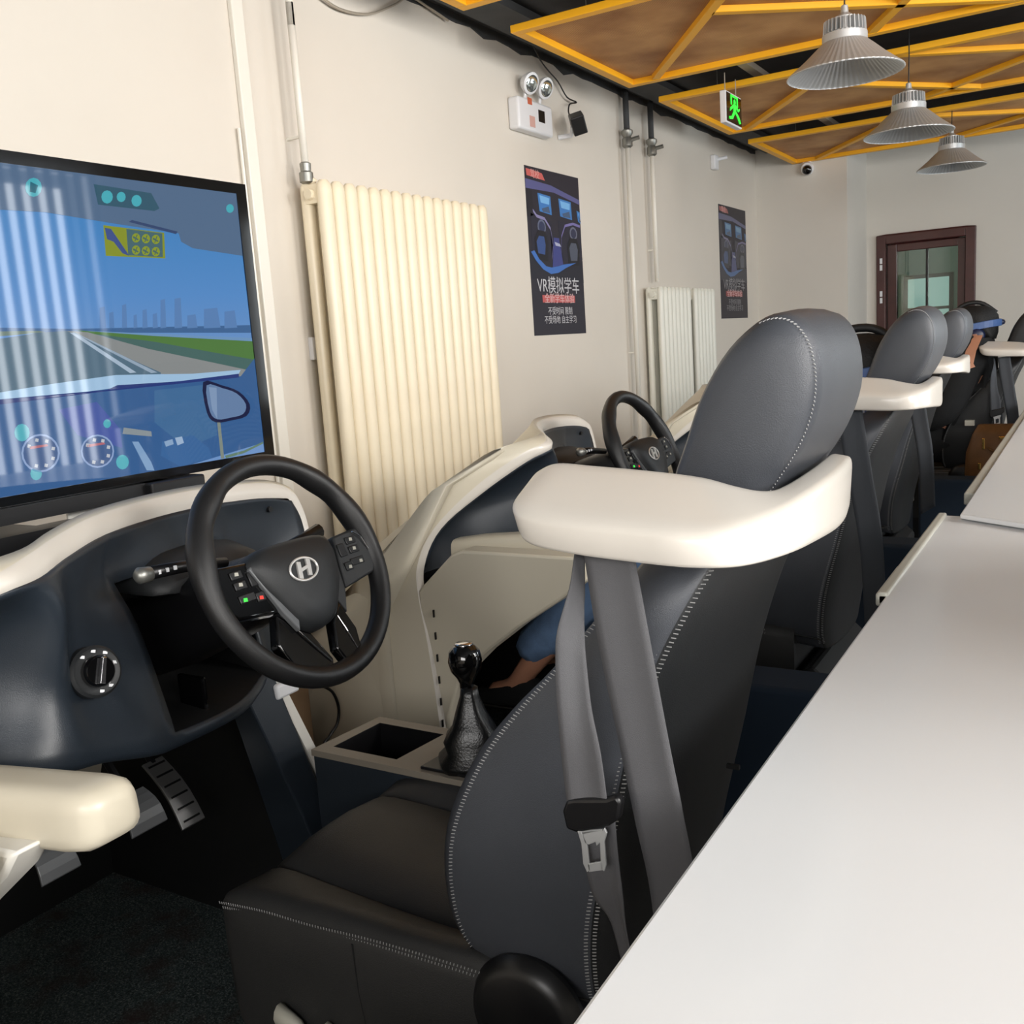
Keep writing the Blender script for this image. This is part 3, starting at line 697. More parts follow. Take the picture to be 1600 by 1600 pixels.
for i in range(3):
    for j, yy in enumerate((372, 391)):
        cx = 211+i*15.5; cy = yy+i*1.2
        SQ([(cx+6.5*math.cos(a*PI/5), cy+7.5*math.sin(a*PI/5)) for a in range(10)], (150, 165, 50), 15)
        SQ([(cx-4, cy-3), (cx+4, cy+2), (cx+3, cy+4), (cx-5, cy)], (85, 115, 105), 16)
        SQ([(cx+1, cy-5), (cx+2.5, cy-5), (cx-1, cy+5), (cx-2.5, cy+5)], (85, 115, 105), 16)
# mirror
c_ = cr_closed([(316, 597), (345, 602), (372, 612), (389, 632), (384, 650), (360, 657), (336, 660), (322, 645)], 3)
SQ(c_, (36, 40, 74), 13); cc = (350, 630)
SQ([(cc[0]+(x-cc[0])*0.84, cc[1]+(y-cc[1])*0.84) for x, y in c_], (112, 140, 180), 14)
SQ([(325, 605), (337, 606), (338, 655), (330, 640)], (140, 165, 200), 15)
SQ([(338, 660), (343, 660), (349, 716), (344, 717)], (140, 150, 140), 13)
SQ([(350, 712), (380, 704), (410, 690), (410, 693), (380, 708), (352, 716)], (110, 140, 120), 13)
# dials and console in the picture
for cx, cy, r1 in ((62, 708, 30), (151, 705, 26)):
    pts = [(cx+r1*math.cos(a*PI/10), cy+r1*math.sin(a*PI/10)) for a in range(20)]
    SQ(pts, (150, 175, 220), 13)
    SQ([(cx+(x-cx)*.9, cy+(y-cy)*.9) for x, y in pts], (70, 100, 150), 14)
    SQ([(cx-18, cy-10), (cx+10, cy-14), (cx+12, cy-11), (cx-16, cy-6)], (190, 110, 120), 15)
    for a in range(7):
        an = -2.6+a*0.75; x, y = cx+r1*.7*math.cos(an), cy+r1*.7*math.sin(an)
        SQ([(x-2, y-3), (x+3, y-2), (x+2, y+3), (x-3, y+2)], (200, 205, 215), 15)
SQ([(192, 668), (235, 674), (236, 682), (190, 678)], (150, 160, 165), 13)
SQ([(90, 640), (150, 628), (186, 670), (190, 700), (120, 680)], (78, 98, 175), 12)
SQ([(240, 610), (330, 600), (338, 680), (290, 700), (240, 660)], (74, 118, 165), 12)
SQ([(205, 690), (215, 690), (235, 722), (240, 735), (228, 735)], (140, 175, 215), 13)
SQ([(252, 690), (300, 680), (325, 700), (330, 715), (280, 730), (250, 712)], (66, 112, 168), 13)
SQ([(272, 684), (283, 682), (286, 692), (276, 696)], (170, 195, 225), 14)
SQ([(255, 690), (268, 686), (270, 694), (258, 698)], (150, 180, 215), 14)
for o in [c for c in t.children if c.name.startswith('screen_picture')]: pass
# support under the screen
t = empty('screen_stand', (-2.15, 1.07, 0), 'black steel stand carrying the screen behind the first dashboard', 'stand')
MB().box((-1.66, 0.55, 0.955), (-1.60, 1.30, 0.983)).build('cross_bar', 'black_plastic', t)
MB().box((-1.64, 1.24, 0.925), (-1.58, 1.375, 0.983)).build('end_block', 'black_plastic', t, bevel=0.004)
MB().box((-1.66, 0.55, 0.90), (-1.60, 1.24, 0.935)).build('lower_bar', 'black_plastic', t)
MB().box((-1.655, 1.10, 0.936), (-1.65, 1.23, 0.952)).build('spacer', 'shell_white', t)
for yy in (0.86, 1.14): MB().box((-2.16, yy, 0.02), (-2.08, yy+.08, 0.97)).build('post', 'black_plastic', t, bevel=0.004)
MB().box((-2.3, 0.70, 0.0), (-2.05, 1.4, 0.02)).build('foot_plate', 'black_plastic', t)
MB().box((-2.10, 0.60, 0.86), (-1.66, 1.06, 0.93)).build('carrier_box', 'black_plastic', t)

# ------------------------------------------------------------------ driving simulator cockpit
YC = 1.07                 # centre line of simulator 1 (world y); the next ones stand further along the row
PITCH_Y = 1.37
SIM_LABELS = ['cream and navy driving simulator cockpit nearest the camera, below the large screen',
              'cream and navy driving simulator cockpit second along the row, beside the cream radiator',
              'cream and navy driving simulator cockpit third along the row, by the white radiators',
              'cream and navy driving simulator cockpit farthest along the row']
sim = empty('driving_simulator', (-1.35, YC, 0), SIM_LABELS[0], 'driving simulator', 'driving simulators in a row')
def Q(x, yl, z): return Vector((x, YC+yl, z))
T = [(-1.33, -.655, .06), (-1.335, -.655, .28), (-1.355, -.65, .5), (-1.375, -.645, .62), (-1.375, -.64, .70), (-1.325, -.63, .79), (-1.235, -.57, .885), (-1.15, -.50, .95), (-1.12, -.44, .97), (-1.16, -.36, .98), (-1.22, -.28, .985), (-1.29, -.17, .99), (-1.35, -.04, .988), (-1.385, .10, .984), (-1.40, .24, .974), (-1.41, .33, .960), (-1.415, .385, .935), (-1.415, .405, .90), (-1.41, .41, .86), (-1.40, .41, .80)]
O = [(-2.02, -.665, .06), (-2.02, -.665, .28), (-1.88, -.665, .40), (-1.72, -.665, .52), (-1.56, -.66, .65), (-1.44, -.655, .755), (-1.32, -.62, .87), (-1.22, -.55, .955), (-1.155, -.47, .978)]
O += [(T[k][0]-.026, T[k][1]+(.0 if k < 16 else .012), T[k][2]-.010) for k in range(9, len(T))]
I_ = []
for i, (x, y, z) in enumerate(T):     # inner edge of the cream rim
    if i <= 5: I_.append((x+0.006, y+0.022, z-0.004))
    elif i <= 8: I_.append((x+0.004, y+0.018, z-0.02))
    elif i <= 15: I_.append((x+0.010, y+0.006, z-0.030))
    else: I_.append((x+0.012, y-0.024, z-0.014))
rows = []
for q in (O, T, I_): rows.append(cr([tuple(Q(*p)) for p in q], 5))
mid = [tuple((Vector(a)+Vector(b))/2+Vector((0, 0, 0.012 if 6*5 <= k else 0.0))+Vector((0, -0.006 if k < 35 else 0, 0))) for k, (a, b) in enumerate(zip(rows[0], rows[1]))]
skirt = []; skirt_mid = []; skirt_top = []
for k, (x, y, z) in enumerate(rows[0]):
    if k <= 22: skirt.append((x, y, .05)); skirt_mid.append((x, y, (z+.05)/2)); skirt_top.append((x, y, z*.9+.005))
    elif k <= 40:
        skirt.append((min(x, -1.46), YC-.662, .05)); skirt_mid.append((min(x-.02, -1.46), YC-.66, .58)); q_ = (k-22)/18; skirt_top.append((x-.02-.08*q_, YC-.662, z-.04-.04*q_))
    else:
        skirt.append((-2.03, min(y, YC+.25), .05)); skirt_mid.append((min(x-.35, -1.80), min(y, YC+.25), .60)); q_ = max(0, 1-(k-40)/12); skirt_top.append((x-.06-.05*q_, y-(y-(YC-.66))*.9*q_, z-.05-.03*q_))
# side shell only as far as the left flank, the back is a lower panel
shell = MB().loft([[Vector(p) for p in r] for r in (skirt, skirt_mid, skirt_top, rows[0], mid, rows[1])], caps=False, closed=False)
shell.build('outer_shell', 'shell_cream', sim, smooth=True)
rim = MB()
r3 = []
for a, b in zip(rows[1], rows[2]):
    a = Vector(a); b = Vector(b); m_ = (a+b)/2; n_ = Vector((0.010, 0, 0.002)); r3.append(m_+n_)
rim.loft([[Vector(p) for p in rows[1]], r3, [Vector(p) for p in rows[2]]], caps=False, closed=False)
rim.build('rim_trim', 'wing_cream', sim, smooth=True)
# dark dashboard skin
def col(y, pts): return [Vector((x, y, z)) for x, z in pts]
Iw = rows[2]
def i_at(yw, lo=30):
    best = None
    for k in range(lo, len(Iw)-1):
        a, b = Iw[k], Iw[k+1]
        if (a[1]-yw)*(b[1]-yw) <= 0 and abs(a[1]-b[1]) > 1e-5:
            t_ = (yw-a[1])/(b[1]-a[1]); return (a[0]+(b[0]-a[0])*t_, a[2]+(b[2]-a[2])*t_)
    return (Iw[-1][0], Iw[-1][2])
cols_def = [  # world y : x at z fractions (top, .92h, mid, low, bottom) + bottom z
    (0.455, (-1.24, -1.30, -1.30, -1.28), 0.80, (.90, .86, .83)),
    (0.53, (-1.20, -1.26, -1.25, -1.20), 0.775, (.90, .86, .82)),
    (0.61, (-1.17, -1.235, -1.21, -1.14), 0.745, (.90, .85, .80)),
    (0.69, (-1.165, -1.20, -1.19, -1.13), 0.715, (.90, .84, .77)),
    (0.735, (-1.16, -1.17, -1.175, -1.14), 0.70, (.90, .83, .76)),
    (0.765, (-1.185, -1.18, -1.17, -1.145), 0.69, (.90, .83, .76)),
    (0.83, (-1.235, -1.205, -1.18, -1.16), 0.665, (.90, .82, .75)),
    (0.91, (-1.28, -1.235, -1.205, -1.18), 0.645, (.90, .82, .74)),
    (0.945, (-1.295, -1.245, -1.21, -1.19), 0.64, (.90, .82, .72)),
    (1.03, (-1.33, -1.28, -1.235, -1.21), 0.63, (.90, .80, .70)),
    (1.12, (-1.36, -1.31, -1.27, -1.25), 0.62, (.90, .80, .70)),
    (1.22, (-1.385, -1.36, -1.32, -1.31), 0.62, (.90, .81, .71)),
    (1.26, (-1.395, -1.375, -1.335, -1.33), 0.62, (.90, .81, .71)),
    (1.36, (-1.405, -1.40, -1.36, -1.36), 0.63, (.90, .82, .72)),
    (1.44, (-1.41, -1.41, -1.37, -1.37), 0.66, (.90, .82, .74))]
grid = []
def IC(i): return Vector(Iw[min(i*5, len(Iw)-1)])
LEFT = [(4, (-1.40, .47, .69), (-1.43, .49, .68), (-1.43, .50, .665), (-1.42, .50, .65)),
        (5, (-1.42, .50, .77), (-1.45, .52, .735), (-1.43, .52, .69), (-1.40, .52, .65)),
        (6, (-1.35, .535, .84), (-1.41, .55, .79), (-1.38, .56, .72), (-1.34, .56, .66)),
        (7, (-1.24, .59, .885), (-1.32, .595, .82), (-1.29, .60, .75), (-1.23, .60, .69)),
        (8, (-1.185, .665, .905), (-1.222, .665, .84), (-1.205, .66, .78), (-1.155, .66, .71)),
        (9, (-1.142, .728, .905), (-1.148, .722, .85), (-1.158, .715, .79), (-1.138, .712, .70)),
        (10, (-1.20, .775, .90), (-1.190, .765, .83), (-1.178, .765, .76), (-1.15, .77, .685)),
        (11, (-1.262, .87, .90), (-1.225, .86, .82), (-1.20, .86, .75), (-1.17, .86, .655))]
for i, *pp in LEFT:
    c = [IC(i)]+[Vector(p) for p in pp]; b_ = c[-1]
    grid.append(c+[b_+Vector((-.05, .01, -.012)), b_+Vector((-.20, .01, .0))])
cols_def = [c for c in cols_def if c[0] >= .94 and c[0] < 1.40]
cols_def[0] = (.915,)+cols_def[0][1:]
for y, xs, zb, zs in cols_def:
    x0, z0 = i_at(y if y > .93 else .935, 50)
    grid.append([Vector((x0, y if y > .93 else .935, z0)), Vector((xs[0], y, zs[0])), Vector((xs[1], y, zs[1])), Vector((xs[2], y, zs[2])), Vector((xs[3], y, zb)), Vector((xs[3]-0.05, y+0.01, zb-0.012)), Vector((xs[3]-0.22, y+0.01, zb+0.0))])
e_ = [IC(16), IC(17), IC(18), IC(19), Vector((-1.38, 1.45, .68))]
grid.append(e_+[e_[-1]+Vector((-.05, 0, -.01)), e_[-1]+Vector((-.2, 0, 0))])
fine = [[tuple(v) for v in r] for r in grid]
fine = [cr(r, 4) for r in fine]                       # along the height
fine = [list(r) for r in zip(*[cr(list(c), 4) for c in zip(*fine)])] if False else fine
cols_f = list(zip(*fine)); cols_f = [cr(list(c), 4) for c in cols_f]      # along y: rows of points
nrow, ncol = len(cols_f), len(cols_f[0])
vs = [p for r in cols_f for p in r]; fs = []
# opening for the steering column between columns y .93 and 1.24
for i in range(nrow-1):
    for j in range(ncol-1):
        yy = cols_f[i][j][1]; 
        k0 = 8*4; k1 = 11*4
        if k0 <= j < k1 and 5 <= i < 15: continue
        fs.append((i*ncol+j, i*ncol+j+1, (i+1)*ncol+j+1, (i+1)*ncol+j))
MB().add(vs, fs).build('dashboard', 'dash_navy', sim, smooth=True, solid=0.008)
# recess behind the opening
def rowcol(i, j): return Vector(cols_f[i][j])
loop = [rowcol(5, j) for j in range(32, 45)]+[rowcol(i, 44) for i in range(6, 16)]+[rowcol(15, j) for j in range(43, 31, -1)]+[rowcol(i, 32) for i in range(14, 5, -1)]
back = [Vector((-1.46, 1.09+(p.y-1.09)*0.9, 0.77+(p.z-0.77)*0.85)) for p in loop]
rc = MB().loft([loop, [(a*0.5+b*0.5) for a, b in zip(loop, back)], back], caps=False); rc.add(back, [tuple(range(len(back)))])
rc.build('column_recess', 'matt_black', sim)
# instrument hood behind the wheel
hd = MB()
hr = []
for x, hw, zt_, zb2 in ((-1.40, .13, .895, .84), (-1.33, .14, .90, .84), (-1.27, .13, .885, .84), (-1.25, .11, .87, .845)):
    hr.append(rquad([(x, 1.09-hw, zb2), (x, 1.09+hw, zb2), (x, 1.09+hw*.8, zt_), (x, 1.09-hw*.8, zt_)], .35))
hd.loft(hr).build('instrument_hood', 'hub_black', sim, auto=50)
# column shroud and stalks
sh = MB(); rr_ = []
for x, hw, zc_, hh in ((-1.42, .07, .74, .075), (-1.30, .075, .78, .075), (-1.17, .065, .83, .065), (-1.10, .05, .86, .05)):
    rr_.append(rquad([(x, YC-hw, zc_-hh), (x, YC+hw, zc_-hh), (x, YC+hw, zc_+hh), (x, YC-hw, zc_+hh)], .4))
shroud = sh.loft(rr_).build('column_shroud', 'black_plastic', sim, auto=60)
MB().tube([(-1.15, YC-.05, .90), (-1.15, YC-.13, .912), (-1.145, .868, .918)], [.008, .009, .010], 10).build('indicator_stalk', 'black_plastic', shroud, smooth=True)
MB().lathe([(.004, -.016), (.011, -.012), (.012, .006), (.006, .012)], (-1.142, .862, .918), axis=(0, -1, .1), seg=14).build('stalk_tip', 'dull_metal', shroud, smooth=True)
for k in range(3):
    MB().box((-1.139, .885+k*.014, .914), (-1.136, .889+k*.014, .920)).build('stalk_mark', 'white_plastic', shroud)
MB().tube([(-1.15, YC+.05, .89), (-1.16, YC+.14, .90), (-1.16, 1.245, .905)], [.008, .010, .013], 10).build('wiper_stalk', 'black_plastic', shroud, smooth=True)
MB().box((-1.30, 1.02, .64), (-1.24, 1.03, .70)).build('key_slot', 'gloss_black', shroud, bevel=.003)
# headlamp switch on the dash
kc = Vector((-1.163, 0.782, 0.80)); ax = Vector((1, -.15, .25)).normalized()
kn = MB().lathe([(.036, -.02), (.036, .002), (.032, .006), (.028, .004)], kc, axis=ax, seg=36).build('light_switch', 'hub_black', sim, auto=40)
MB().lathe([(.022, .002), (.022, .014), (.019, .018)], kc, axis=ax, seg=30).build('switch_dial', 'gloss_black', kn, auto=40)
u_ = Vector((0, .35, 1)); u_ = (u_-ax*u_.dot(ax)).normalized(); r_ = ax.cross(u_)
MB().prism([kc+ax*.018-u_*.018-r_*.004, kc+ax*.018-u_*.018+r_*.004, kc+ax*.018+u_*.018+r_*.003, kc+ax*.018+u_*.018-r_*.003], ax*.009).build('dial_grip', 'chrome', kn, bevel=.001)
for a in (-60, -20, 15, 50, 200, 230):
    c = kc+ax*.0045+(u_*math.cos(math.radians(a))+r_*math.sin(math.radians(a)))*.028
    MB().bar(c-r_*.003, c+r_*.003, .004, .001, up=ax).build('switch_mark', 'white_plastic', kn)
# air vent on the dash's right end
MB().tube([(-1.40, 1.365, .915), (-1.392, 1.365, .915)], .006, 10).build('screw', 'black_plastic', sim)
# front leg / footwell
lg = MB()
def legr(x, y, z, w, d_): return [Vector((x, y, z)), Vector((x, y+w, z+.02)), Vector((x-d_, y+w, z+.02)), Vector((x-d_, y, z))]
lg.loft([legr(-1.31, 1.165, .62, .075, .05), legr(-1.27, 1.235, .36, .06, .10), legr(-1.24, 1.26, .22, .06, .12), legr(-1.20, 1.28, .05, .06, .14)])
lg.build('footwell_leg', 'dash_navy', sim, bevel=.004)
lg = MB(); lg.loft([legr(-1.315, 1.243, .61, .014, .04), legr(-1.272, 1.30, .40, .014, .10), legr(-1.245, 1.322, .26, .014, .12), legr(-1.205, 1.342, .05, .014, .14)])
lg.build('leg_edge_trim', 'shell_white', sim)
MB().box((-1.95, .47, .05), (-1.93, 1.285, .33)).build('footwell_back', 'matt_black', sim)
MB().prism([(-1.93, 1.27, .05), (-1.32, 1.27, .05), (-1.36, 1.27, .60), (-1.45, 1.27, .62), (-1.93, 1.27, .33)], (0, .015, 0)).build('footwell_side', 'matt_black', sim)
MB().prism([(-1.93, .455, .05), (-1.345, .455, .05), (-1.385, .455, .60), (-1.45, .455, .63), (-1.93, .455, .33)], (0, .012, 0)).build('footwell_side', 'matt_black', sim)
MB().prism([(-1.94, .47, .33), (-1.38, .47, .66), (-1.36, .62, .66), (-1.36, 1.28, .61), (-1.94, 1.28, .33)], (0, 0, .015)).build('footwell_top', 'matt_black', sim)
# pedals
def pedal(x, y, z, w, h, nm, m, lab=None):
    n_ = Vector((.75, 0, .66)).normalized(); v_ = Vector((-.66, 0, .75)); 
    rgs = []
    for k in range(6):
        t_ = k/5; c = Vector((x, y, z))+v_*(t_-.5)*h+n_*(0.012*math.sin(t_*PI))
        ww = w*(1-.15*t_)
        rgs.append([c+Vector((0, -ww/2, 0)), c+Vector((0, ww/2, 0)), c+Vector((0, ww/2, 0))-n_*.006, c+Vector((0, -ww/2, 0))-n_*.006])
    o = MB().loft(rgs).build(nm, m, sim, bevel=.0015)
    if lab: o['label'] = lab
    MB().tube([Vector((x, y, z))+v_*h*.4-n_*.006, (x-.12, y, z+.14), (x-.22, y, z+.30)], .008, 6).build('pedal_arm', 'black_plastic', o)
    for k in range(6 if m == 'pedal_steel' else 0):
        c = Vector((x, y, z))+v_*(k/6-.42)*h+n_*(.0125*math.sin((k/6+.08)*PI)+.0005)
        MB().bar(c-Vector((0, w*.34, 0)), c+Vector((0, w*.34, 0)), .004, .002, up=n_).build('grip_rib', 'black_plastic', o)
    return o
pedal(-1.50, 1.135, .40, .055, .15, 'pedal', 'pedal_steel', 'steel accelerator pedal with ribbed pad')
pedal(-1.42, 1.00, .44, .075, .075, 'pedal', 'grey_insert', 'grey brake pedal pad')
pedal(-1.42, .83, .44, .07, .07, 'pedal', 'grey_insert', 'grey clutch pedal pad')
# platform and carpet
MB().box((-2.0, YC-.66, 0.0), (-.38, YC+.66, 0.045)).build('platform', 'shell_cream', sim, bevel=.004)
MB().box((-1.99, YC-.655, 0.045), (-.40, YC+.655, 0.055)).build('carpet', 'carpet_black', sim)
MB().box((-.66, YC-.63, .055), (-.42, YC-.50, .50)).build('rear_side_box', 'navy_cloth', sim, bevel=.012, smooth=True)
# left door panel with armrest
DYo, DYi = YC-.645, YC-.57
dp = [(-1.375, .10), (-1.375, .64), (-1.27, .735), (-1.24, .745), (-.92, .745), (-.93, .69), (-1.0, .64), (-1.10, .575), (-1.20, .50), (-1.275, .43), (-1.315, .33), (-1.325, .10)]
MB().prism([(x, DYo, z) for x, z in dp], (0, DYi-DYo-.012, 0)).build('door_panel', 'shell_cream', sim, bevel=.006, smooth=True)
ar = []
for x, s_ in ((-1.31, .85), (-1.24, 1), (-1.0, 1), (-.885, 1), (-.862, .93), (-.850, .75), (-.845, .45)):
    q_ = (x+1.31)/.46; yc_, zc_ = YC-.555+.055*q_, .725+.030*q_; w_, h_ = .040*s_, .034*s_
    ar.append(rquad([(x, yc_-w_, zc_-h_), (x, yc_+w_, zc_-h_), (x, yc_+w_*.9, zc_+h_), (x, yc_-w_*.9, zc_+h_)], .32))
MB().loft(ar).build('armrest', 'shell_cream', sim, auto=50)
MB().prism([(-1.31, YC-.575, .70), (-.91, YC-.575, .735), (-.94, YC-.575, .70), (-1.05, YC-.575, .615), (-1.15, YC-.575, .555), (-1.30, YC-.575, .47)], (0, .045, 0)).build('armrest_support', 'shell_white', sim, bevel=.006, smooth=True)
# inner edge trim with clips along the open flank
for k in range(9):
    z = .14+k*.055; MB().box((-1.331, YC-.6535, z), (-1.328, YC-.649, z+.018)).build('edge_clip', 'black_plastic', sim)
# centre console with storage bin
CZ = .485
def CP(px, py, z=CZ): p = onz(px, py, z); return (p.x, p.y)
c0, c1, c2 = CP(480, 1178), CP(575, 1128), CP(712, 1140)
cx0 = -1.235; cy0, cy1 = 1.245, 1.425
bx0, bx1, by0, by1 = -1.205, -1.055, 1.272, 1.40
mb = MB(); zt = CZ
outer = [(cx0, cy0), (-.62, cy0), (-.62, cy1), (cx0+.02, cy1)]
inner = [(bx0, by0), (bx1, by0), (bx1+.015, by1), (bx0+.01, by1)]
for i in range(4):
    j = (i+1) % 4
    mb.prism([(*outer[i], zt-.012), (*outer[j], zt-.012), (*inner[j], zt-.012), (*inner[i], zt-.012)], (0, 0, .012))
mb.build('console_top', 'console_grey', sim)
MB().prism([(cx0, cy0+.004, .06), (-.63, cy0+.004, .06), (-.63, cy1-.004, .06), (cx0+.02, cy1-.004, .06)], (0, 0, .18)).build('console_base', 'dash_navy', sim)
mb = MB()
for i in range(4):
    j = (i+1) % 4; a, b = outer[i], outer[j]
    cx_ = lambda p: (p[0]*.985+(-.93)*.015, p[1]*.985+1.335*.015)
    mb.prism([(*cx_(a), .24), (*cx_(b), .24), (*cx_(b), zt-.012), (*cx_(a), zt-.012)], ((.0, .004, 0)))
mb.build('console_side', 'dash_navy', sim)
bn = MB(); bot = [((x-(-1.13))*.9-1.13, (y-1.335)*.9+1.335, zt-.10) for x, y in inner]; top = [(x, y, zt-.001) for x, y in inner]
bn.loft([[Vector(p) for p in top], [Vector(p) for p in bot]], caps=False); bn.add(bot, [(0, 1, 2, 3)])
bn.build('storage_bin', 'black_plastic', sim)
# gear lever in a leather boot
gx, gy = -.915, 1.315
gl_ = MB(); rgs = []
random.seed(4)
for z, r1, dx in ((CZ, .060, 0), (CZ+.012, .063, 0), (CZ+.03, .050, .002), (CZ+.05, .052, 0), (CZ+.075, .036, .003), (CZ+.095, .026, .0), (CZ+.125, .016, 0), (CZ+.14, .014, 0)):
    rgs.append([Vector((gx+dx+math.cos(a)*r1*(1+.10*math.sin(4*a+z*40)), gy+math.sin(a)*r1*(1+.10*math.cos(3*a)), z)) for a in [k*PI/14 for k in range(28)]])
boot = gl_.loft(rgs).build('gear_boot', 'boot_leather', sim, smooth=True)
lev = MB().lathe([(.012, CZ+.13), (.0125, CZ+.165), (.017, CZ+.175), (.026, CZ+.188), (.030, CZ+.205), (.027, CZ+.222), (.018, CZ+.232), (.006, CZ+.235)], (gx-.004, gy, -.018), seg=24).build('gear_knob', 'gloss_black', sim, smooth=True)
MB().lathe([(.016, CZ+.2335), (.015, CZ+.2365), (.004, CZ+.237)], (gx-.004, gy, -.018), seg=20).build('knob_cap', 'chrome', lev, smooth=True)
MB().prism([(gx-.075, gy-.06, CZ), (gx+.07, gy-.06, CZ), (gx+.07, gy+.06, CZ), (gx-.065, gy+.06, CZ)], (0, 0, .006)).build('boot_frame', 'black_plastic', sim, bevel=.002)
# ---- steering wheel
WC = Vector((-1.047, 1.068, .886)); wa = math.radians(24.1)
wn_ = Vector((math.cos(wa), 0, math.sin(wa))); wv = Vector((-math.sin(wa), 0, math.cos(wa))); wu = Vector((0, 1, 0))
def wp(u, v, w=0): return WC+wu*u+wv*v+wn_*w
rm = MB(); rings = []
NS = 72
for k in range(NS):
    a = k*2*PI/NS; deg = math.degrees(a) % 360
    th = 0.0165
    for c0_ in (18, 162):       # thumb grips
        dd = abs((deg-c0_+180) % 360-180)
        if dd < 26: th += .004*(math.cos(dd/26*PI)+1)/2
    for c0_ in (48, 132):
        dd = abs((deg-c0_+180) % 360-180)
        if dd < 16: th += .0028*(math.cos(dd/16*PI)+1)/2
    R0 = .190-.0165
    cc = wp(math.cos(a)*R0, math.sin(a)*R0); er = wu*math.cos(a)+wv*math.sin(a)
    rings.append([cc+er*(math.cos(b)*th if math.cos(b) > 0 and False else (math.cos(b)*th - (th-.0165)*.5))+wn_*(math.sin(b)*th*1.05) for b in [q*2*PI/14 for q in range(14)]])
n = 14; vs = [p for r in rings for p in r]; fs = []
for k in range(NS):
    for i in range(n):
        fs.append((k*n+i, k*n+(i+1) % n, ((k+1) % NS)*n+(i+1) % n, ((k+1) % NS)*n+i))
wheel = MB().add(vs, fs).build('steering_wheel', 'rim_rubber', sim, smooth=True)
def wprism(uv, w0, w1, name, m, bev=.003, parent=wheel, smooth=True, bseg=3):
    return MB().prism([wp(u, v, w0) for u, v in uv], wn_*(w1-w0)).build(name, m, parent, bevel=bev, bseg=bseg, smooth=smooth)
def dome_plate(uv, w0, w1, name, m, parent=wheel, k=.84, n_=3):
    uv = cr_closed(uv, n_); cx = sum(p[0] for p in uv)/len(uv); cy = sum(p[1] for p in uv)/len(uv)
    rg = []
    for s_, w in ((.97, w0), (1, w0+.004), (1, w0+(w1-w0)*.45), (.97, w0+(w1-w0)*.75), (k, w1), (k*.5, w1+.003), (k*.1, w1+.0035)):
        rg.append([wp(cx+(u-cx)*s_, cy+(v-cy)*s_, w) for u, v in uv])
    return MB().loft(rg).build(name, m, parent, smooth=True)
dome_plate([(-.102, .026), (-.07, .043), (0, .045), (.062, .040), (.078, .02), (.068, -.03), (.05, -.06), (.028, -.088), (-.0, -.100), (-.03, -.098), (-.052, -.085), (-.075, -.045), (-.095, -.008)], -.022, .024, 'hub_cover', 'hub_black', n_=3)
# grey swoosh strip on the hub's left flank
wprism([(-.103, .018), (-.094, .024), (-.070, -.015), (-.047, -.065), (-.058, -.092), (-.074, -.060), (-.088, -.022)], .004, .0145, 'hub_side_strip', 'grey_insert', .002)
wprism([(.102, .018), (.094, .024), (.070, -.015), (.047, -.065), (.058, -.092), (.074, -.060), (.088, -.022)], -.004, .004, 'hub_side_strip', 'hub_black', .002)
for s_ in (-1, 1):
    pod = wprism([(s_*.092, .030), (s_*.150, .034), (s_*.166, .015), (s_*.166, -.030), (s_*.150, -.046), (s_*.075, -.056), (s_*.080, -.02)], -.016, .008, 'switch_pod', 'gloss_black' if s_ < 0 else 'hub_black', .004)
    wprism([(s_*.165, .030), (s_*.180, .03), (s_*.180, -.03), (s_*.160, -.036)], -.012, .006, 'spoke', 'rim_rubber', .004)
    for (bu, bv, bw, bh) in ((.125, .016, .022, .012), (.125, 0, .022, .012), (.098, .004, .016, .022), (.122, -.020, .030, .012), (.098, -.024, .016, .014)):
        bt = wprism([(s_*bu-bw/2, bv-bh/2), (s_*bu+bw/2, bv-bh/2), (s_*bu+bw/2, bv+bh/2), (s_*bu-bw/2, bv+bh/2)], .008, .0105, 'button', 'black_plastic', .001, parent=wheel, bseg=2)
    for (bu, bv, mm) in ((.125, .017, 'white_plastic'), (.125, 0.001, 'white_plastic'), (.128, -.022, 'green_lamp' if s_ < 0 else 'white_plastic'), (.099, -.026, 'red_lamp' if s_ < 0 else 'white_plastic')):
        if mm == 'white_plastic': mm = 'strip_grey'
        wprism([(s_*bu-.004, bv-.002), (s_*bu+.003, bv-.003), (s_*bu+.004, bv+.002), (s_*bu-.002, bv+.003)], .0105, .0112, 'button_symbol', mm, 0, smooth=False)
# chrome edge beside the pods
MB().tube([wp(-.092, .014, .012), wp(-.082, -.012, .013), wp(-.072, -.040, .012)], .0012, 6).build('chrome_edge', 'chrome', wheel)
MB().tube([wp(.135, .028, .012), wp(.150, .016, .012), wp(.158, -.008, .010)], .0012, 6).build('chrome_edge', 'chrome', wheel)
# lower spokes
for s_ in (-1, 1):
    wprism([(s_*.080, -.056), (s_*.050, -.088), (s_*.030, -.100), (s_*.008, -.150), (s_*.020, -.172), (s_*.060, -.165), (s_*.085, -.145), (s_*.100, -.10)] if s_ < 0 else
           [(.050, -.070), (.020, -.098), (.006, -.138), (.018, -.172), (.056, -.160), (.064, -.120)], -.016, .004, 'lower_spoke', 'gloss_black', .004)
MB().tube([wp(-.073, -.060, .005), wp(-.050, -.100, .007), wp(-.016, -.152, .005)], .0015, 6).build('chrome_edge', 'chrome', wheel)
MB().tube([wp(.034, -.092, .005), wp(.040, -.120, .006), wp(.046, -.150, .005)], .001, 6).build('chrome_edge', 'chrome', wheel)
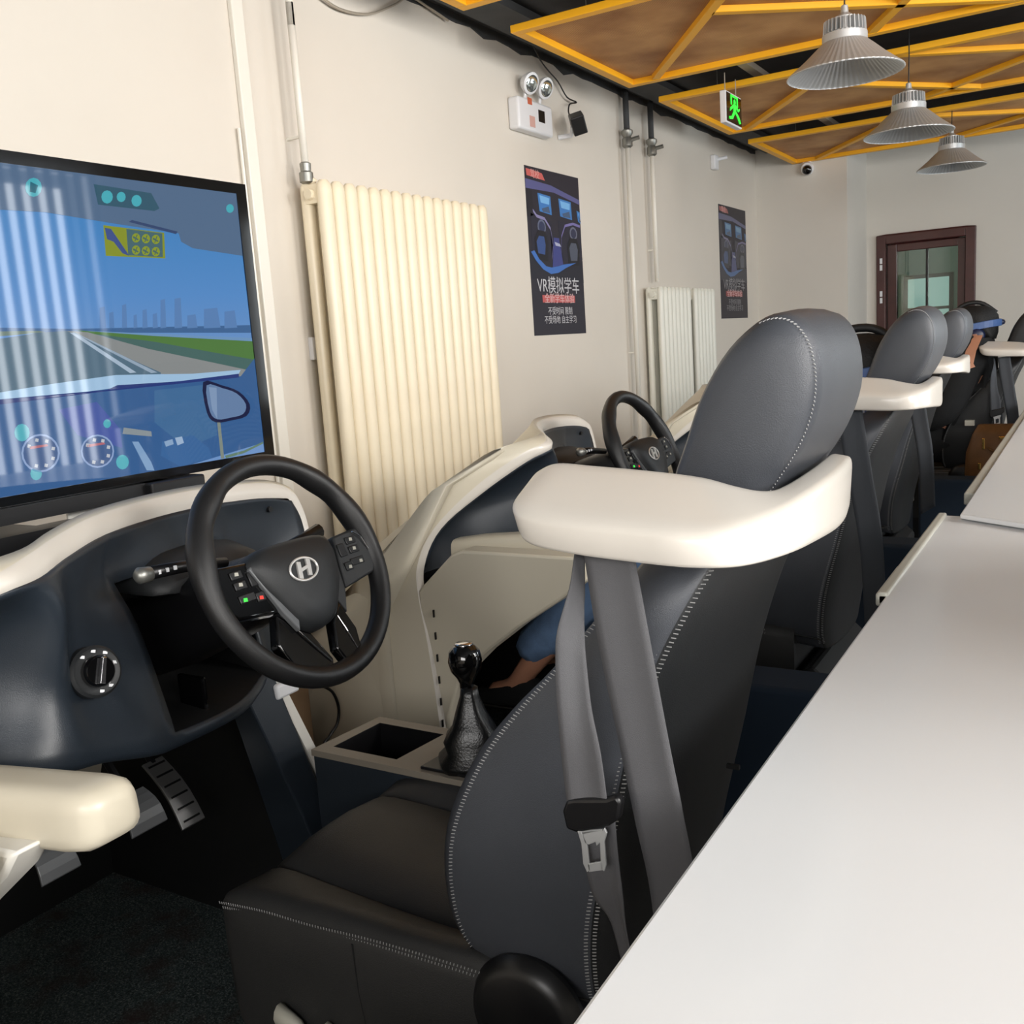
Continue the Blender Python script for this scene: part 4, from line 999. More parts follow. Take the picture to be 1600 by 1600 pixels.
# emblem: slanted letter H in an oval
ew = .0285; ec = (-.016, -.008)
em = MB(); rings = []
for k in range(40):
    a = k*2*PI/40; cc = wp(ec[0]+math.cos(a)*.0285, ec[1]+math.sin(a)*.0175, ew); er = (wu*math.cos(a)+wv*math.sin(a))
    rings.append([cc+er*(math.cos(b)*.0022)+wn_*(math.sin(b)*.002) for b in [q*PI/4 for q in range(8)]])
vs = [p for r in rings for p in r]; fs = [(k*8+i, k*8+(i+1) % 8, ((k+1) % 40)*8+(i+1) % 8, ((k+1) % 40)*8+i) for k in range(40) for i in range(8)]
em.add(vs, fs)
def ep(u, v): return wp(ec[0]+u, ec[1]+v, ew-.0015)
em.prism([ep(-.0175, -.0115), ep(-.010, -.0145), ep(-.003, .0115), ep(-.010, .0135)], wn_*.004)
em.prism([ep(.003, -.0115), ep(.010, -.0135), ep(.0175, .0115), ep(.010, .0145)], wn_*.004)
em.prism([ep(-.009, -.004), ep(.008, -.0005), ep(.009, .005), ep(-.008, .0015)], wn_*.0038)
em.build('emblem', 'emblem_silver', wheel, bevel=.0006)
# white adapter fixed to the leg of simulator 1 only is built later

# ------------------------------------------------------------------ driver's seat
seat = empty('driver_seat', (-.75, YC, .055), 'dark leather driver seat nearest the camera with a hanging buckle tongue', 'car seat', 'driver seats in a row')
HW = .235
# cushion
rgs = []
for x, zc_, dz, hw in ((-1.062, .400, -.02, .185), (-1.055, .435, .0, .215), (-1.02, .462, .004, .228), (-.93, .462, .018, .235), (-.82, .456, .030, .238), (-.70, .452, .036, .238), (-.60, .455, .036, .235), (-.52, .455, .030, .225)):
    zb2 = .25 if x > -1.04 else .30
    pr = [(-1, -.06), (-1.0, .0+dz*.3), (-.965, .8*dz+.006), (-.88, dz+.004), (-.72, dz*.55), (-.58, -.002), (-.54, -.008), (-.5, -.001), (-.2, .008), (0, .009), (.2, .008), (.5, -.001), (.54, -.008), (.58, -.002), (.72, dz*.55), (.88, dz+.004), (.965, .8*dz+.006), (1, dz*.3), (1, -.06)]
    ring = [Vector((x, YC+u*hw, zc_+v)) for u, v in pr]+[Vector((x, YC+hw*.98, zb2)), Vector((x, YC-hw*.98, zb2))]
    rgs.append(ring)
rgs = cr_rings(rgs, 3)
MB().loft(rgs).build('seat_cushion', 'leather_seat', seat, auto=60)
# seam stitches along the near upper edge of the cushion
path = [(-1.04, YC-.229, .449), (-.95, YC-.2335, .462), (-.86, YC-.236, .467), (-.76, YC-.2375, .476), (-.66, YC-.237, .479), (-.585, YC-.235, .478)]
path = cr(path, 6)
stitches(path, .0045, .005, seat, rows=2, gap=.010, side=(0, -.4, 1), r=.00045)
MB().tube([(-.79, YC-.2385, .465), (-.788, YC-.2375, .40), (-.78, YC-.236, .33)], .0015, 5).build('seam', 'matt_black', seat)
# lower valance with levers
MB().prism([(-.98, YC-.225, .27), (-.60, YC-.228, .30), (-.48, YC-.228, .40), (-.44, YC-.225, .36), (-.46, YC-.22, .12), (-.98, YC-.22, .12)], (0, .44, 0)).build('seat_base', 'matt_black', seat, bevel=.01)
rc_ = MB(); rc_.lathe([(.072, 0), (.074, .008), (.068, .020), (.055, .026), (.02, .030)], (-.535, YC-.225, .445), axis=(0, -1, 0), seg=36)
rc_.build('recliner_cover', 'black_plastic', seat, auto=40)
for (lx, lz, ln) in ((-.935, .325, .04), (-.85, .325, .045)):
    rg = []
    for k, (dx, s_) in enumerate(((0, .4), (.005, 1), (.03, .8), (ln, .7), (ln+.01, .3))):
        rg.append([Vector((lx+dx+.006*math.cos(a)*0, YC-.245-.012*s_*math.cos(a), lz+.016*s_*math.sin(a)-dx*.25)) for a in [q*PI/5 for q in range(10)]])
    MB().loft(rg).build('adjuster_lever', 'strip_grey', seat, smooth=True)
for yy in (YC-.19, YC+.17):
    MB().box((-1.0, yy, .055), (-.46, yy+.03, .12)).build('seat_rail', 'dull_metal', seat, bevel=.004)
# backrest
bk = [  # front (x,z), rear (x,z), half width front, half width rear
    ((-.585, .455), (-.455, .43), .19, .18),
    ((-.630, .50), (-.455, .47), .215, .205),
    ((-.642, .57), (-.448, .535), .228, .222),
    ((-.628, .66), (-.435, .60), .235, .232),
    ((-.582, .75), (-.412, .69), .235, .234),
    ((-.528, .815), (-.388, .79), .235, .234),
    ((-.475, .868), (-.358, .88), .232, .230),
    ((-.412, .94), (-.322, .955), .222, .215),
    ((-.385, .985), (-.298, 1.005), .17, .165),
    ((-.37, 1.02), (-.285, 1.035), .10, .10)]
rgs = []
for (fx, fz), (rx, rz), hf, hr_ in bk:
    F = Vector((fx, YC, fz)); R_ = Vector((rx, YC, rz)); d_ = (R_-F); 
    ring = []
    prof = [(0.10, -.86), (.0, -.99), (.06, -1.01), (.2, -1.03), (.5, -1.04), (.82, -1.01), (.95, -.985), (1.0, -.95), (1.08, -.7), (1.12, -.35), (1.13, 0), (1.12, .35), (1.08, .7), (1.0, .95), (.95, .985), (.82, 1.01), (.5, 1.04), (.2, 1.03), (.06, 1.01), (.0, .99), (.10, .86), (.26, .66), (.32, .5), (.30, .2), (.29, 0), (.30, -.2), (.32, -.5), (.26, -.66)]
    for a, u in prof:
        hw = hf+(hr_-hf)*min(1, a)
        ring.append(F+d_*a+Vector((0, u*hw, 0)))
    rgs.append(ring)
rgs = cr_rings(rgs, 4)
b_ = MB(); n = len(rgs[0])
vs = [p for r in rgs for p in r]
for k in range(len(rgs)-1):
    for i in range(n):
        j = (i+1) % n
        b_.m.append(1 if 6 <= i < 13 else 0); b_.f.append([k*n+i, k*n+j, (k+1)*n+j, (k+1)*n+i])
b_.v = vs; b_.f.append(list(range(n))[::-1]); b_.m.append(0); b_.f.append(list(range((len(rgs)-1)*n, len(rgs)*n))); b_.m.append(0)
back_o = b_.build('backrest', 'leather_grey', seat, smooth=True, mats=['leather_grey', 'leather_black'])
near_front = [r[2]+Vector((0, -.0005, 0)) for r in rgs[4:-6]]
near_rear = [r[6]+Vector((0, -.001, 0)) for r in rgs[2:-6]]
stitches([tuple(p) for p in near_rear], .0045, .005, back_o, rows=2, gap=.010, side=(1, 0, .3), r=.00045)
stitches([tuple(p) for p in near_front], .0045, .005, back_o, rows=1, side=(1, 0, .3), r=.00035)
# bottom seam roll of backrest
MB().tube([r for r in [rgs[3][i] for i in range(1, 7)]], .003, 6).build('seam', 'leather_black', back_o, smooth=True)
MB().box((-.355, YC-.05, .70), (-.34, YC-.045, .705)).build('rear_label', 'leather_black', back_o)
# headrest
hp = [(-.386, 1.03), (-.368, 1.09), (-.348, 1.14), (-.318, 1.185), (-.283, 1.212), (-.253, 1.212), (-.233, 1.185), (-.228, 1.14), (-.240, 1.095), (-.265, 1.052), (-.30, 1.01), (-.35, .995)]
hp = cr_closed(hp, 4); hcx = sum(p[0] for p in hp)/len(hp); hcz = sum(p[1] for p in hp)/len(hp)
stn = [(-.132, .15), (-.131, .45), (-.128, .72), (-.122, .88), (-.114, .945), (-.1125, .950), (-.111, .966), (-.098, 1.0), (-.04, 1.03), (.0, 1.035), (.04, 1.03), (.088, 1.0), (.103, .962), (.112, .88), (.122, .72), (.127, .45), (.128, .15)]
rgs2 = [[Vector((hcx+(x-hcx)*s_, YC+y, hcz+(z-hcz)*s_)) for x, z in hp] for y, s_ in stn]
h_ = MB().loft(rgs2); o = h_.build('headrest', 'leather_grey', seat, smooth=True)
seam_ = rgs2[5]; m0 = len(seam_)
sp_ = [tuple(seam_[k % m0]+Vector((0, -.0008, 0))) for k in range(16, 42)]
stitches(sp_, .0045, .004, o, rows=1, side=(0, 1, .2), r=.0005)
for dy in (-.05, .05):
    MB().tube([(-.335, YC+dy, .96), (-.315, YC+dy, 1.05)], .006, 8).build('headrest_post', 'dull_metal', seat)

# wing-like shoulder guard
WS = [
 [(-.475, .792, 1.040), (-.478, .792, 1.052), (-.490, .845, 1.066), (-.488, .845, 1.052)],
 [(-.466, .773, 1.026), (-.471, .770, 1.052), (-.488, .862, 1.076), (-.484, .862, 1.042)],
 [(-.446, .758, 1.014), (-.451, .754, 1.048), (-.470, .870, 1.084), (-.468, .870, 1.035)],
 [(-.400, .749, 1.009), (-.404, .746, 1.044), (-.432, .870, 1.082), (-.430, .870, 1.030)],
 [(-.34, .747, 1.005), (-.34, .744, 1.041), (-.37, .870, 1.077), (-.37, .870, 1.028)],
 [(-.285, .748, 1.003), (-.29, .745, 1.038), (-.318, .870, 1.071), (-.318, .870, 1.025)],
 [(-.247, .765, 1.003), (-.252, .766, 1.040), (-.285, .870, 1.062), (-.285, .870, 1.018)],
 [(-.224, .820, 1.003), (-.232, .830, 1.044), (-.262, .885, 1.054), (-.265, .885, 1.008)],
 [(-.219, .90, .999), (-.224, .91, 1.049), (-.256, .925, 1.052), (-.252, .925, 1.0)],
 [(-.223, 1.03, .990), (-.226, 1.03, 1.050), (-.256, 1.03, 1.054), (-.254, 1.03, .99)],
 [(-.234, 1.115, .992), (-.235, 1.135, 1.050), (-.262, 1.14, 1.054), (-.260, 1.12, .995)],
 [(-.238, 1.125, 1.005), (-.239, 1.148, 1.045), (-.258, 1.150, 1.048), (-.256, 1.13, 1.008)]]
rg = cr_rings([rquad(q, .22, 4) for q in WS], 5)
MB().loft(rg).build('shoulder_guard', 'wing_cream', seat, auto=70)
MB().box((-.30, YC-.06, 1.0), (-.250, YC+.02, 1.03)).build('guard_bracket', 'black_plastic', seat, bevel=.006)

# seat belt
def ribbon(pairs, name, m, parent, n=5, th=.0013, fold=0.0):
    """pairs of (left point, right point)"""
    A = cr([tuple(p[0]) for p in pairs], n); B = cr([tuple(p[1]) for p in pairs], n)
    NA = 7; rows_ = []
    for k, (a, b) in enumerate(zip(A, B)):
        a = Vector(a); b = Vector(b); w = (b-a)
        rows_.append([a+w*(i/(NA-1))+Vector((0, -fold*math.sin(PI*i/(NA-1)*2.0+1.0)*(1 if w.length > .02 else .3), 0)) for i in range(NA)])
    return MB().loft(rows_, caps=False, closed=False).build(name, m, parent, smooth=True, solid=th)
Yb = .775
P_ = lambda x, y, Y=Yb: ony(x, y, Y)
b2_ = ribbon([(P_(914, 868), P_(992, 868)), (P_(935, 1000), P_(1018, 1010)), (P_(966, 1150), P_(1044, 1150)), (P_(995, 1290), P_(1068, 1270), ), (P_(1018, 1400, .79), P_(1088, 1380, .79)), (P_(1040, 1600, .80), P_(1108, 1580, .80))], 'shoulder_belt', 'belt_grey', seat, fold=.0012)
Yc = .757
b1_ = ribbon([(P_(898, 866, .79), P_(914, 868, .80)), (P_(890, 920, .77), P_(914, 930, .785)), (P_(872, 985, Yc), P_(915, 1000, .775)), (P_(869, 1030, Yc), P_(919, 1050, .77)), (P_(872, 1100, Yc), P_(926, 1110, .765)), (P_(880, 1190, Yc), P_(940, 1180, Yc)), (P_(890, 1275, Yc), P_(951, 1262, Yc))], 'lap_belt', 'belt_grey', seat, fold=.002)
b3_ = ribbon([(P_(905, 1290, .762), P_(962, 1275, .762)), (P_(915, 1345, .768), P_(968, 1340, .765)), (P_(930, 1400, .785), P_(975, 1400, .77)), (P_(957, 1440, .80), P_(980, 1450, .785)), (P_(980, 1530, .82), P_(995, 1530, .80))], 'lap_belt', 'belt_grey', seat, fold=.003)
# tongue
tg = MB(); pts = [(878, 1268), (884, 1252), (896, 1250), (945, 1250), (962, 1244), (970, 1256), (966, 1282), (950, 1292), (925, 1298), (900, 1302), (884, 1296)]
hol = tg.prism([P_(x, y, .752) for x, y in pts], (0, .012, 0)).build('tongue_holder', 'black_plastic', seat, bevel=.003, smooth=True)
def tprism(pts, name, m, y=.751, th=.0025, par=None):
    return MB().prism([P_(x, y_, y) for x, y_ in pts], (0, th, 0)).build(name, m, par or hol, bevel=.0006)
tg = MB()
for pts in ([(902, 1299), (908, 1300), (917, 1318), (922, 1360), (917, 1363), (911, 1350), (908, 1318)],
            [(944, 1294), (940, 1300), (937, 1318), (939, 1358), (944, 1362), (947, 1352), (944, 1316), (948, 1302)],
            [(908, 1300), (941, 1296), (938, 1316), (932, 1322), (930, 1316), (920, 1320), (914, 1318)],
            [(918, 1350), (940, 1346), (942, 1360), (920, 1363)]):
    tg.prism([P_(x, y_, .751) for x, y_ in pts], (0, .0025, 0))
tg.build('belt_tongue', 'aluminium', hol, bevel=.0005)

# ------------------------------------------------------------------ the other simulators and seats of the row
SIMS = [sim]; SEATS = [seat]
SEAT_LABELS = ['grey leather driver seat behind the first seat, beside the striped shirt', 'grey leather driver seat third along the row, its headrest below the door glass', 'black driver seat farthest along the row behind the person in black']
for k in range(3):
    c = copy_tree(sim, None, (0, PITCH_Y*(k+1), 0)); c['label'] = SIM_LABELS[k+1]; SIMS.append(c)
    dx = (-.075, -.155, .02)[k]
    c = copy_tree(seat, None, (dx, PITCH_Y*(k+1), (.01, .01, 0)[k])); c['label'] = SEAT_LABELS[k]; SEATS.append(c)
    if k == 2:
        for ch in c.children:
            if ch.name.startswith(('backrest', 'headrest')) and ch.type == 'MESH':
                ch.data = ch.data.copy()
                for i_ in range(len(ch.data.materials)): ch.data.materials[i_] = MATS['leather_black']
    if k < 2:
        for ch in [q for q in c.children if q.name.startswith(('lap_belt', 'tongue_holder', 'recliner_cover'))]:
            for g in list(ch.children): bpy.data.objects.remove(g)
            bpy.data.objects.remove(ch)
    for ch in c.children:
        if ch.type == 'MESH' and ch.name.startswith(('shoulder_belt', 'lap_belt')):
            ch.data = ch.data.copy(); ch.data.materials.clear(); ch.data.materials.append(MATS['belt_dark'])

# ------------------------------------------------------------------ tables behind the seats
def table(poly, z1, th, label, legs, strip=None):
    cx = sum(p[0] for p in poly)/len(poly); cy = sum(p[1] for p in poly)/len(poly)
    t = empty('table', (cx, cy, 0), label, 'table')
    MB().prism([(x, y, z1-th) for x, y in poly], (0, 0, th)).build('table_top', 'table_white', t, bevel=.003)
    for x, y in legs: MB().box((x-.02, y-.02, 0), (x+.02, y+.02, z1-th)).build('leg', 'dull_metal', t, bevel=.003)
    return t
e = onz(895, 1600, .81); e2 = onz(1475, 805, .81)
TXL = (e.x+e2.x)/2
t1 = table([(TXL, -1.2), (.62, -1.2), (.62, 1.98), (TXL, e2.y)], .81, .028, 'long white table in the right foreground with grey edge strip', [(TXL+.12, -1.0), (.55, -1.0), (.55, 1.8), (TXL+.12, 1.9)])
a = onz(1368, 930, .81)
MB().box((TXL-.012, a.y, .795), (TXL+.004, e2.y+.004, .815)).build('edge_strip', 'strip_grey', t1, bevel=.004, smooth=True, bseg=3)
MB().box((TXL-.014, a.y, .793), (TXL+.004, a.y+.18, .813)).build('edge_strip', 'strip_grey', t1, bevel=.004, smooth=True, bseg=3)
Z2 = .823
q0 = onz(1500, 803, Z2); q1 = onz(1600, 828, Z2); q2 = onz(1600, 655, Z2)
x2 = q0.x
sl = (q1.y-q0.y)/(q1.x-q0.x)
t2 = table([(x2, q0.y), (x2+.40, q0.y+sl*.40*.6), (x2+.80, q0.y+sl*.4*.6+.45), (x2+.80, 5.2), (x2-.0, 5.2)], Z2, .010, 'second white table beyond the near one, bright and slightly higher', [(x2+.15, q0.y+.2), (x2+.7, q0.y+.6), (x2+.7, 5.0), (x2+.15, 5.0)])
a = onz(1519, 768, Z2)
MB().box((x2-.022, a.y, Z2-.03), (x2+.001, 5.2, Z2-.004)).build('edge_strip', 'strip_grey', t2, bevel=.003)

# ------------------------------------------------------------------ people
def skin_bm(chains, sub=1, smooth_=True):
    """chains: list of (points, radii[, attach index]) merged into one skinned skeleton; a point given as an int joins an existing vertex"""
    verts = []; edges = []; rad = []
    for ch in chains:
        prev = None
        for p in ch:
            if isinstance(p, int): idx = p
            else:
                (x, y, z), r = p; verts.append((x, y, z)); rad.append(r if isinstance(r, tuple) else (r, r)); idx = len(verts)-1
            if prev is not None: edges.append((prev, idx))
            prev = idx
    me = bpy.data.meshes.new('tmp'); me.from_pydata(verts, edges, [])
    o = bpy.data.objects.new('tmp', me); COL.objects.link(o)
    md = o.modifiers.new('s', 'SKIN'); md.use_smooth_shade = True
    for i, v in enumerate(me.skin_vertices[0].data): v.radius = rad[i]; v.use_root = (i == 0)
    md2 = o.modifiers.new('u', 'SUBSURF'); md2.levels = sub; md2.render_levels = sub
    bpy.context.view_layer.update()
    m2 = bpy.data.meshes.new_from_object(o.evaluated_get(bpy.context.evaluated_depsgraph_get()))
    bpy.data.objects.remove(o); return m2
def mesh_to_mb(me, fn=lambda v: v):
    mb = MB(); mb.add([fn(v.co) for v in me.vertices], [tuple(p.vertices) for p in me.polygons]); return mb
def head_rings(c, rz, sc=1.0):
    """head with face towards +x in head space; rz turns it; returns lofted rings"""
    prof = [  # z, back x, front x, half width
        (-.118, -.030, .060, .030), (-.105, -.045, .078, .044), (-.085, -.062, .088, .054), (-.062, -.078, .088, .061), (-.045, -.086, .090, .065),
        (-.030, -.092, .100, .068), (-.012, -.097, .112, .070), (.004, -.100, .096, .072), (.022, -.103, .090, .074), (.045, -.104, .094, .075),
        (.070, -.100, .090, .073), (.092, -.086, .074, .064), (.108, -.062, .050, .046), (.116, -.03, .02, .02)]
    rings = []
    for z, xb, xf, hw in prof:
        ring = []
        for k in range(28):
            a = k*2*PI/28; ca, sa = math.cos(a), math.sin(a)
            cx_, ax_ = (xb+xf)/2, (xf-xb)/2
            x = cx_+ax_*ca; y = hw*sa
            if ca > .85 and -.035 < z < .0: pass
            elif ca > .75 and -.04 < z < .01: x -= .012*(ca-.75)/.25 if abs(y) > .016 else 0
            if z == .004 or z == .022:
                if .7 < ca < .97: x -= .007      # eye sockets
            ring.append((x, y, z))
        rings.append(ring)
    cs, sn = math.cos(rz), math.sin(rz)
    return [[Vector((c[0]+sc*(x*cs-y*sn), c[1]+sc*(x*sn+y*cs), c[2]+sc*z)) for x, y, z in r] for r in rings], (lambda x, y, z: Vector((c[0]+sc*(x*cs-y*sn), c[1]+sc*(x*sn+y*cs), c[2]+sc*z)))

def hand_chain(w, d, side, up, s=1.0):
    """fingers for a hand starting at wrist w, pointing along d; side = direction of the thumb"""
    w = Vector(w); d = Vector(d).normalized(); side = Vector(side); side = (side-d*side.dot(d)).normalized(); up = d.cross(side)
    out = []; palm = w+d*.055*s
    for i, (off, ln) in enumerate(((.030, .070), (.010, .080), (-.010, .074), (-.029, .058))):
        b = w+d*.085*s+side*off*s
        p1 = b+d*ln*.45*s-up*.010*s; p2 = p1+d*ln*.25*s-up*.022*s; p3 = p2+d*ln*.08*s-up*.022*s
        out.append([(tuple(w+d*.045*s+side*off*.8*s), .011*s), (tuple(b), .0095*s), (tuple(p1), .0085*s), (tuple(p2), .008*s), (tuple(p3), .0065*s)])
    b = w+d*.03*s+side*.034*s
    out.append([(tuple(w+d*.012*s+side*.012*s), .013*s), (tuple(b), .012*s), (tuple(b+d*.034*s+side*.018*s-up*.008*s), .0095*s), (tuple(b+d*.062*s+side*.014*s-up*.018*s), .0075*s)])
    return out

def seated_person(name, label, hipx, yc, seat_z, lean, shirt_m, trouser_m, headset, knees, feet, hands, head_h, headrz, hair=True, shoe='black_cloth', bulk=1.0, logo=False):
    """driver facing -x, one continuous body with clothes over it"""
    hip = Vector((hipx, yc, seat_z+.09))
    t = empty(name, (hipx, yc, seat_z), label, 'person')
    chest = Vector((hipx+lean*.75, yc, seat_z+.42)); neck = Vector((hipx+lean, yc, seat_z+.57)); belly = hip*.5+chest*.5+Vector((-.01, 0, -.02))
    hc = Vector((hipx+lean-.025, yc, head_h))
    sh = [chest+Vector((0, s*.155, .09)) for s in (-1, 1)]
    # indices: 0 hip,1 belly,2 chest,3 neck, 4 head base
    ch = [[(tuple(hip), (.135*bulk, .11)), (tuple(belly), (.135*bulk, .105)), (tuple(chest), (.15*bulk, .105)), (tuple(neck-Vector((0, 0, .02))), .055), (tuple(hc+Vector((.01, 0, -.07))), .052)]]
    idx = 5; arms = []; legs = []
    def arm(s, k):
        hd = Vector(hands[k]); el = (sh[k]+hd)/2+Vector((.05, s*.07, -.13))
        fd = (hd-el).normalized(); return [2, (tuple(sh[k]), .062*bulk), (tuple(sh[k]*.5+el*.5), .052*bulk), (tuple(el), .043*bulk), (tuple(el*.4+hd*.6), .036), (tuple(hd), .026), (tuple(hd+fd*.05), (.038, .018))], fd
    def leg(s, k):
        kn, ft = Vector(knees[k]), Vector(feet[k]); hj = hip+Vector((-.04, s*.09, -.01))
        return [0, (tuple(hj), .085), (tuple(hj*.5+kn*.5), .078), (tuple(kn), .060), (tuple(kn*.5+ft*.5+Vector((.012, 0, 0))), .052), (tuple(ft), .034), (tuple(ft+Vector((-.03, 0, -.045))), .034), (tuple(ft+Vector((-.12, 0, -.065))), .028)]
    A = [arm(-1, 0), arm(1, 1)]; Lg = [leg(-1, 0), leg(1, 1)]
    me = skin_bm(ch+[A[0][0], A[1][0], Lg[0], Lg[1]], 1)
    body = mesh_to_mb(me)
    for k, s in enumerate((-1, 1)):
        for c in hand_chain(hands[k], A[k][1], (0, -s, .2), None):
            body.add(*(lambda m_: ([v.co.copy() for v in m_.vertices], [tuple(p.vertices) for p in m_.polygons]))(skin_bm([c], 1)))
    hr, HP = head_rings(hc, headrz)
    body.loft(hr)
    for s in (-1, 1):   # ears
        body.loft([[HP(-.012+.016*math.cos(a)*q, s*(.066+.010*e_), .0+.030*math.sin(a)*q) for a in [j*PI/5 for j in range(10)]] for q, e_ in ((.6, 0), (1, .6), (.9, 1.2), (.3, 1.0))])
    bo = body.build('body', 'skin', t, smooth=True)
    # features of the face
    for s in (-1, 1):
        MB().lathe([(.0005, -.004), (.009, -.002), (.009, .002), (.0005, .005)], HP(.080, s*.030, .012), axis=HP(1, 0, 0)-HP(0, 0, 0), seg=12).build('eye', 'white_plastic', bo, smooth=True)
    MB().loft([[HP(.086+.004*math.cos(a), y, -.066+.005*math.sin(a)) for a in [j*PI/3 for j in range(6)]] for y in (-.022, -.01, 0, .01, .022)]).build('mouth', 'bag_brown', bo, smooth=True)
    # clothes: same skeleton slightly larger
    def grow(c, f=1.0, g=.026): return [p if isinstance(p, int) else (p[0], tuple(q+g for q in (p[1] if isinstance(p[1], tuple) else (p[1], p[1])))) for p in c]
    top = [grow(ch[0][:3])+[(tuple(neck-Vector((0, 0, .04))), (.085, .075))]]
    shirt = mesh_to_mb(skin_bm(top+[grow(A[0][0][:6]), grow(A[1][0][:6])], 1)).build('shirt', shirt_m, t, smooth=True)
    if logo:
        p = ony(1515, 660, yc-.21)
        MB().box((p.x-.02, yc-.215, p.z-.015), (p.x+.02, yc-.185, p.z+.01)).build('sleeve_print', 'strip_grey', shirt)
    trs = [[grow(ch[0][:2])[0], (tuple(belly*.5+hip*.5), (.15*bulk, .12))]]
    trousers = mesh_to_mb(skin_bm(trs+[grow(Lg[0][:5])+[(tuple(Vector(feet[0])+Vector((0, 0, .06))), .056)], grow(Lg[1][:5])+[(tuple(Vector(feet[1])+Vector((0, 0, .06))), .056)]], 1)).build('trousers', trouser_m, t, smooth=True)
    for k in (0, 1):
        ft = Vector(feet[k]); rg = []
        for dx, w_, zt_ in ((.055, .022, .0), (.045, .036, .012), (.0, .040, .014), (-.06, .044, -.012), (-.13, .046, -.035), (-.18, .034, -.05), (-.20, .012, -.06)):
            rg.append(rquad([(ft.x+dx, ft.y-w_, ft.z-.095), (ft.x+dx, ft.y+w_, ft.z-.095), (ft.x+dx, ft.y+w_*.75, ft.z+zt_-.02), (ft.x+dx, ft.y-w_*.75, ft.z+zt_-.02)], .4))
        s_o = MB().loft(rg).build('shoe', shoe, t, smooth=True)
        MB().box((ft.x-.19, ft.y-.038, ft.z-.102), (ft.x+.05, ft.y+.038, ft.z-.090)).build('shoe_sole', 'black_plastic', s_o, bevel=.005)
    # hair
    hb = MB(); pr = [(-.03, -.100, -.035, .078), (0, -.108, .0, .081), (.03, -.112, .055, .083), (.055, -.112, .095, .084), (.080, -.106, .098, .081), (.104, -.090, .080, .068), (.122, -.062, .052, .046), (.130, -.02, .02, .02)]
    rr_ = []
    for z, xb, xf, hw in pr:
        rr_.append([HP((xb+xf)/2+(xf-xb)/2*math.cos(a)*(1+.03*math.sin(5*a+z*60)), hw*math.sin(a)*(1+.03*math.cos(7*a)), z) for a in [j*2*PI/32 for j in range(32)]])
    hb.loft(rr_).build('hair', 'hair_black', bo, smooth=True)
    if headset:
        vr = MB(); rg = []
        for x, w_, h_ in ((.075, .078, .045), (.10, .086, .052), (.15, .082, .050), (.168, .068, .040)):
            rg.append(rquad([HP(x, -w_, .012-h_), HP(x, w_, .012-h_), HP(x, w_, .012+h_), HP(x, -w_, .012+h_)], .4))
        v_ = vr.loft(rg).build('headset_visor', 'vr_navy', t, auto=50)
        for s in (-1, 1):
            path = [HP(.085, s*.080, .02), HP(.02, s*.088, .028), HP(-.06, s*.085, .040), HP(-.115, s*.045, .045)]
            path = cr([tuple(p) for p in path], 4); rg = []
            for p in path:
                p = Vector(p); n_ = (p-hc); n_.z = 0; n_.normalize()
                rg.append([p-n_*.002+Vector((0, 0, -.017)), p+n_*.006+Vector((0, 0, -.015)), p+n_*.006+Vector((0, 0, .015)), p-n_*.002+Vector((0, 0, .017))])
            MB().loft(rg).build('side_strap', 'vr_blue', v_, smooth=False)
            MB().lathe([(.018, -.006), (.036, .0), (.037, .014), (.028, .022), (.01, .024)], HP(-.012, s*.078, -.012), axis=HP(0, s, 0)-HP(0, 0, 0), seg=20).build('ear_cup', 'vr_navy', v_, smooth=True)
        MB().tube(cr([tuple(HP(-.118, -.045, .045)), tuple(HP(-.126, 0, .045)), tuple(HP(-.118, .045, .045))], 4), .013, 8).build('rear_band', 'vr_navy', v_, smooth=True)
        MB().tube(cr([tuple(HP(.10, 0, .06)), tuple(HP(.05, 0, .13)), tuple(HP(-.03, 0, .140)), tuple(HP(-.10, 0, .09))], 5), .010, 8).build('top_strap', 'matt_black', v_, smooth=True)
    return t
Y2 = YC+PITCH_Y
seated_person('person', 'person in blue jeans and striped shirt seated in the second simulator wearing a navy headset', -.66, Y2, .50, .20, 'shirt_stripe', 'denim', True,
              [(-1.12, Y2-.13, .62), (-1.12, Y2+.13, .62)], [(-1.40, Y2-.15, .26), (-1.40, Y2+.14, .235)], [(-.95, Y2-.13, .70), (-.95, Y2+.13, .70)], 1.045, PI)
Y4 = YC+PITCH_Y*3
seated_person('person', 'person in black clothes in the farthest seat wearing a blue headset', -.58, Y4-.06, .53, .10, 'black_cloth', 'black_cloth', True,
              [(-1.08, Y4-.13, .62), (-1.08, Y4+.13, .62)], [(-1.35, Y4-.15, .2), (-1.35, Y4+.14, .2)], [(-.80, Y4-.16, .70), (-.82, Y4+.15, .70)], 1.115, PI+.15, bulk=1.35, logo=True)

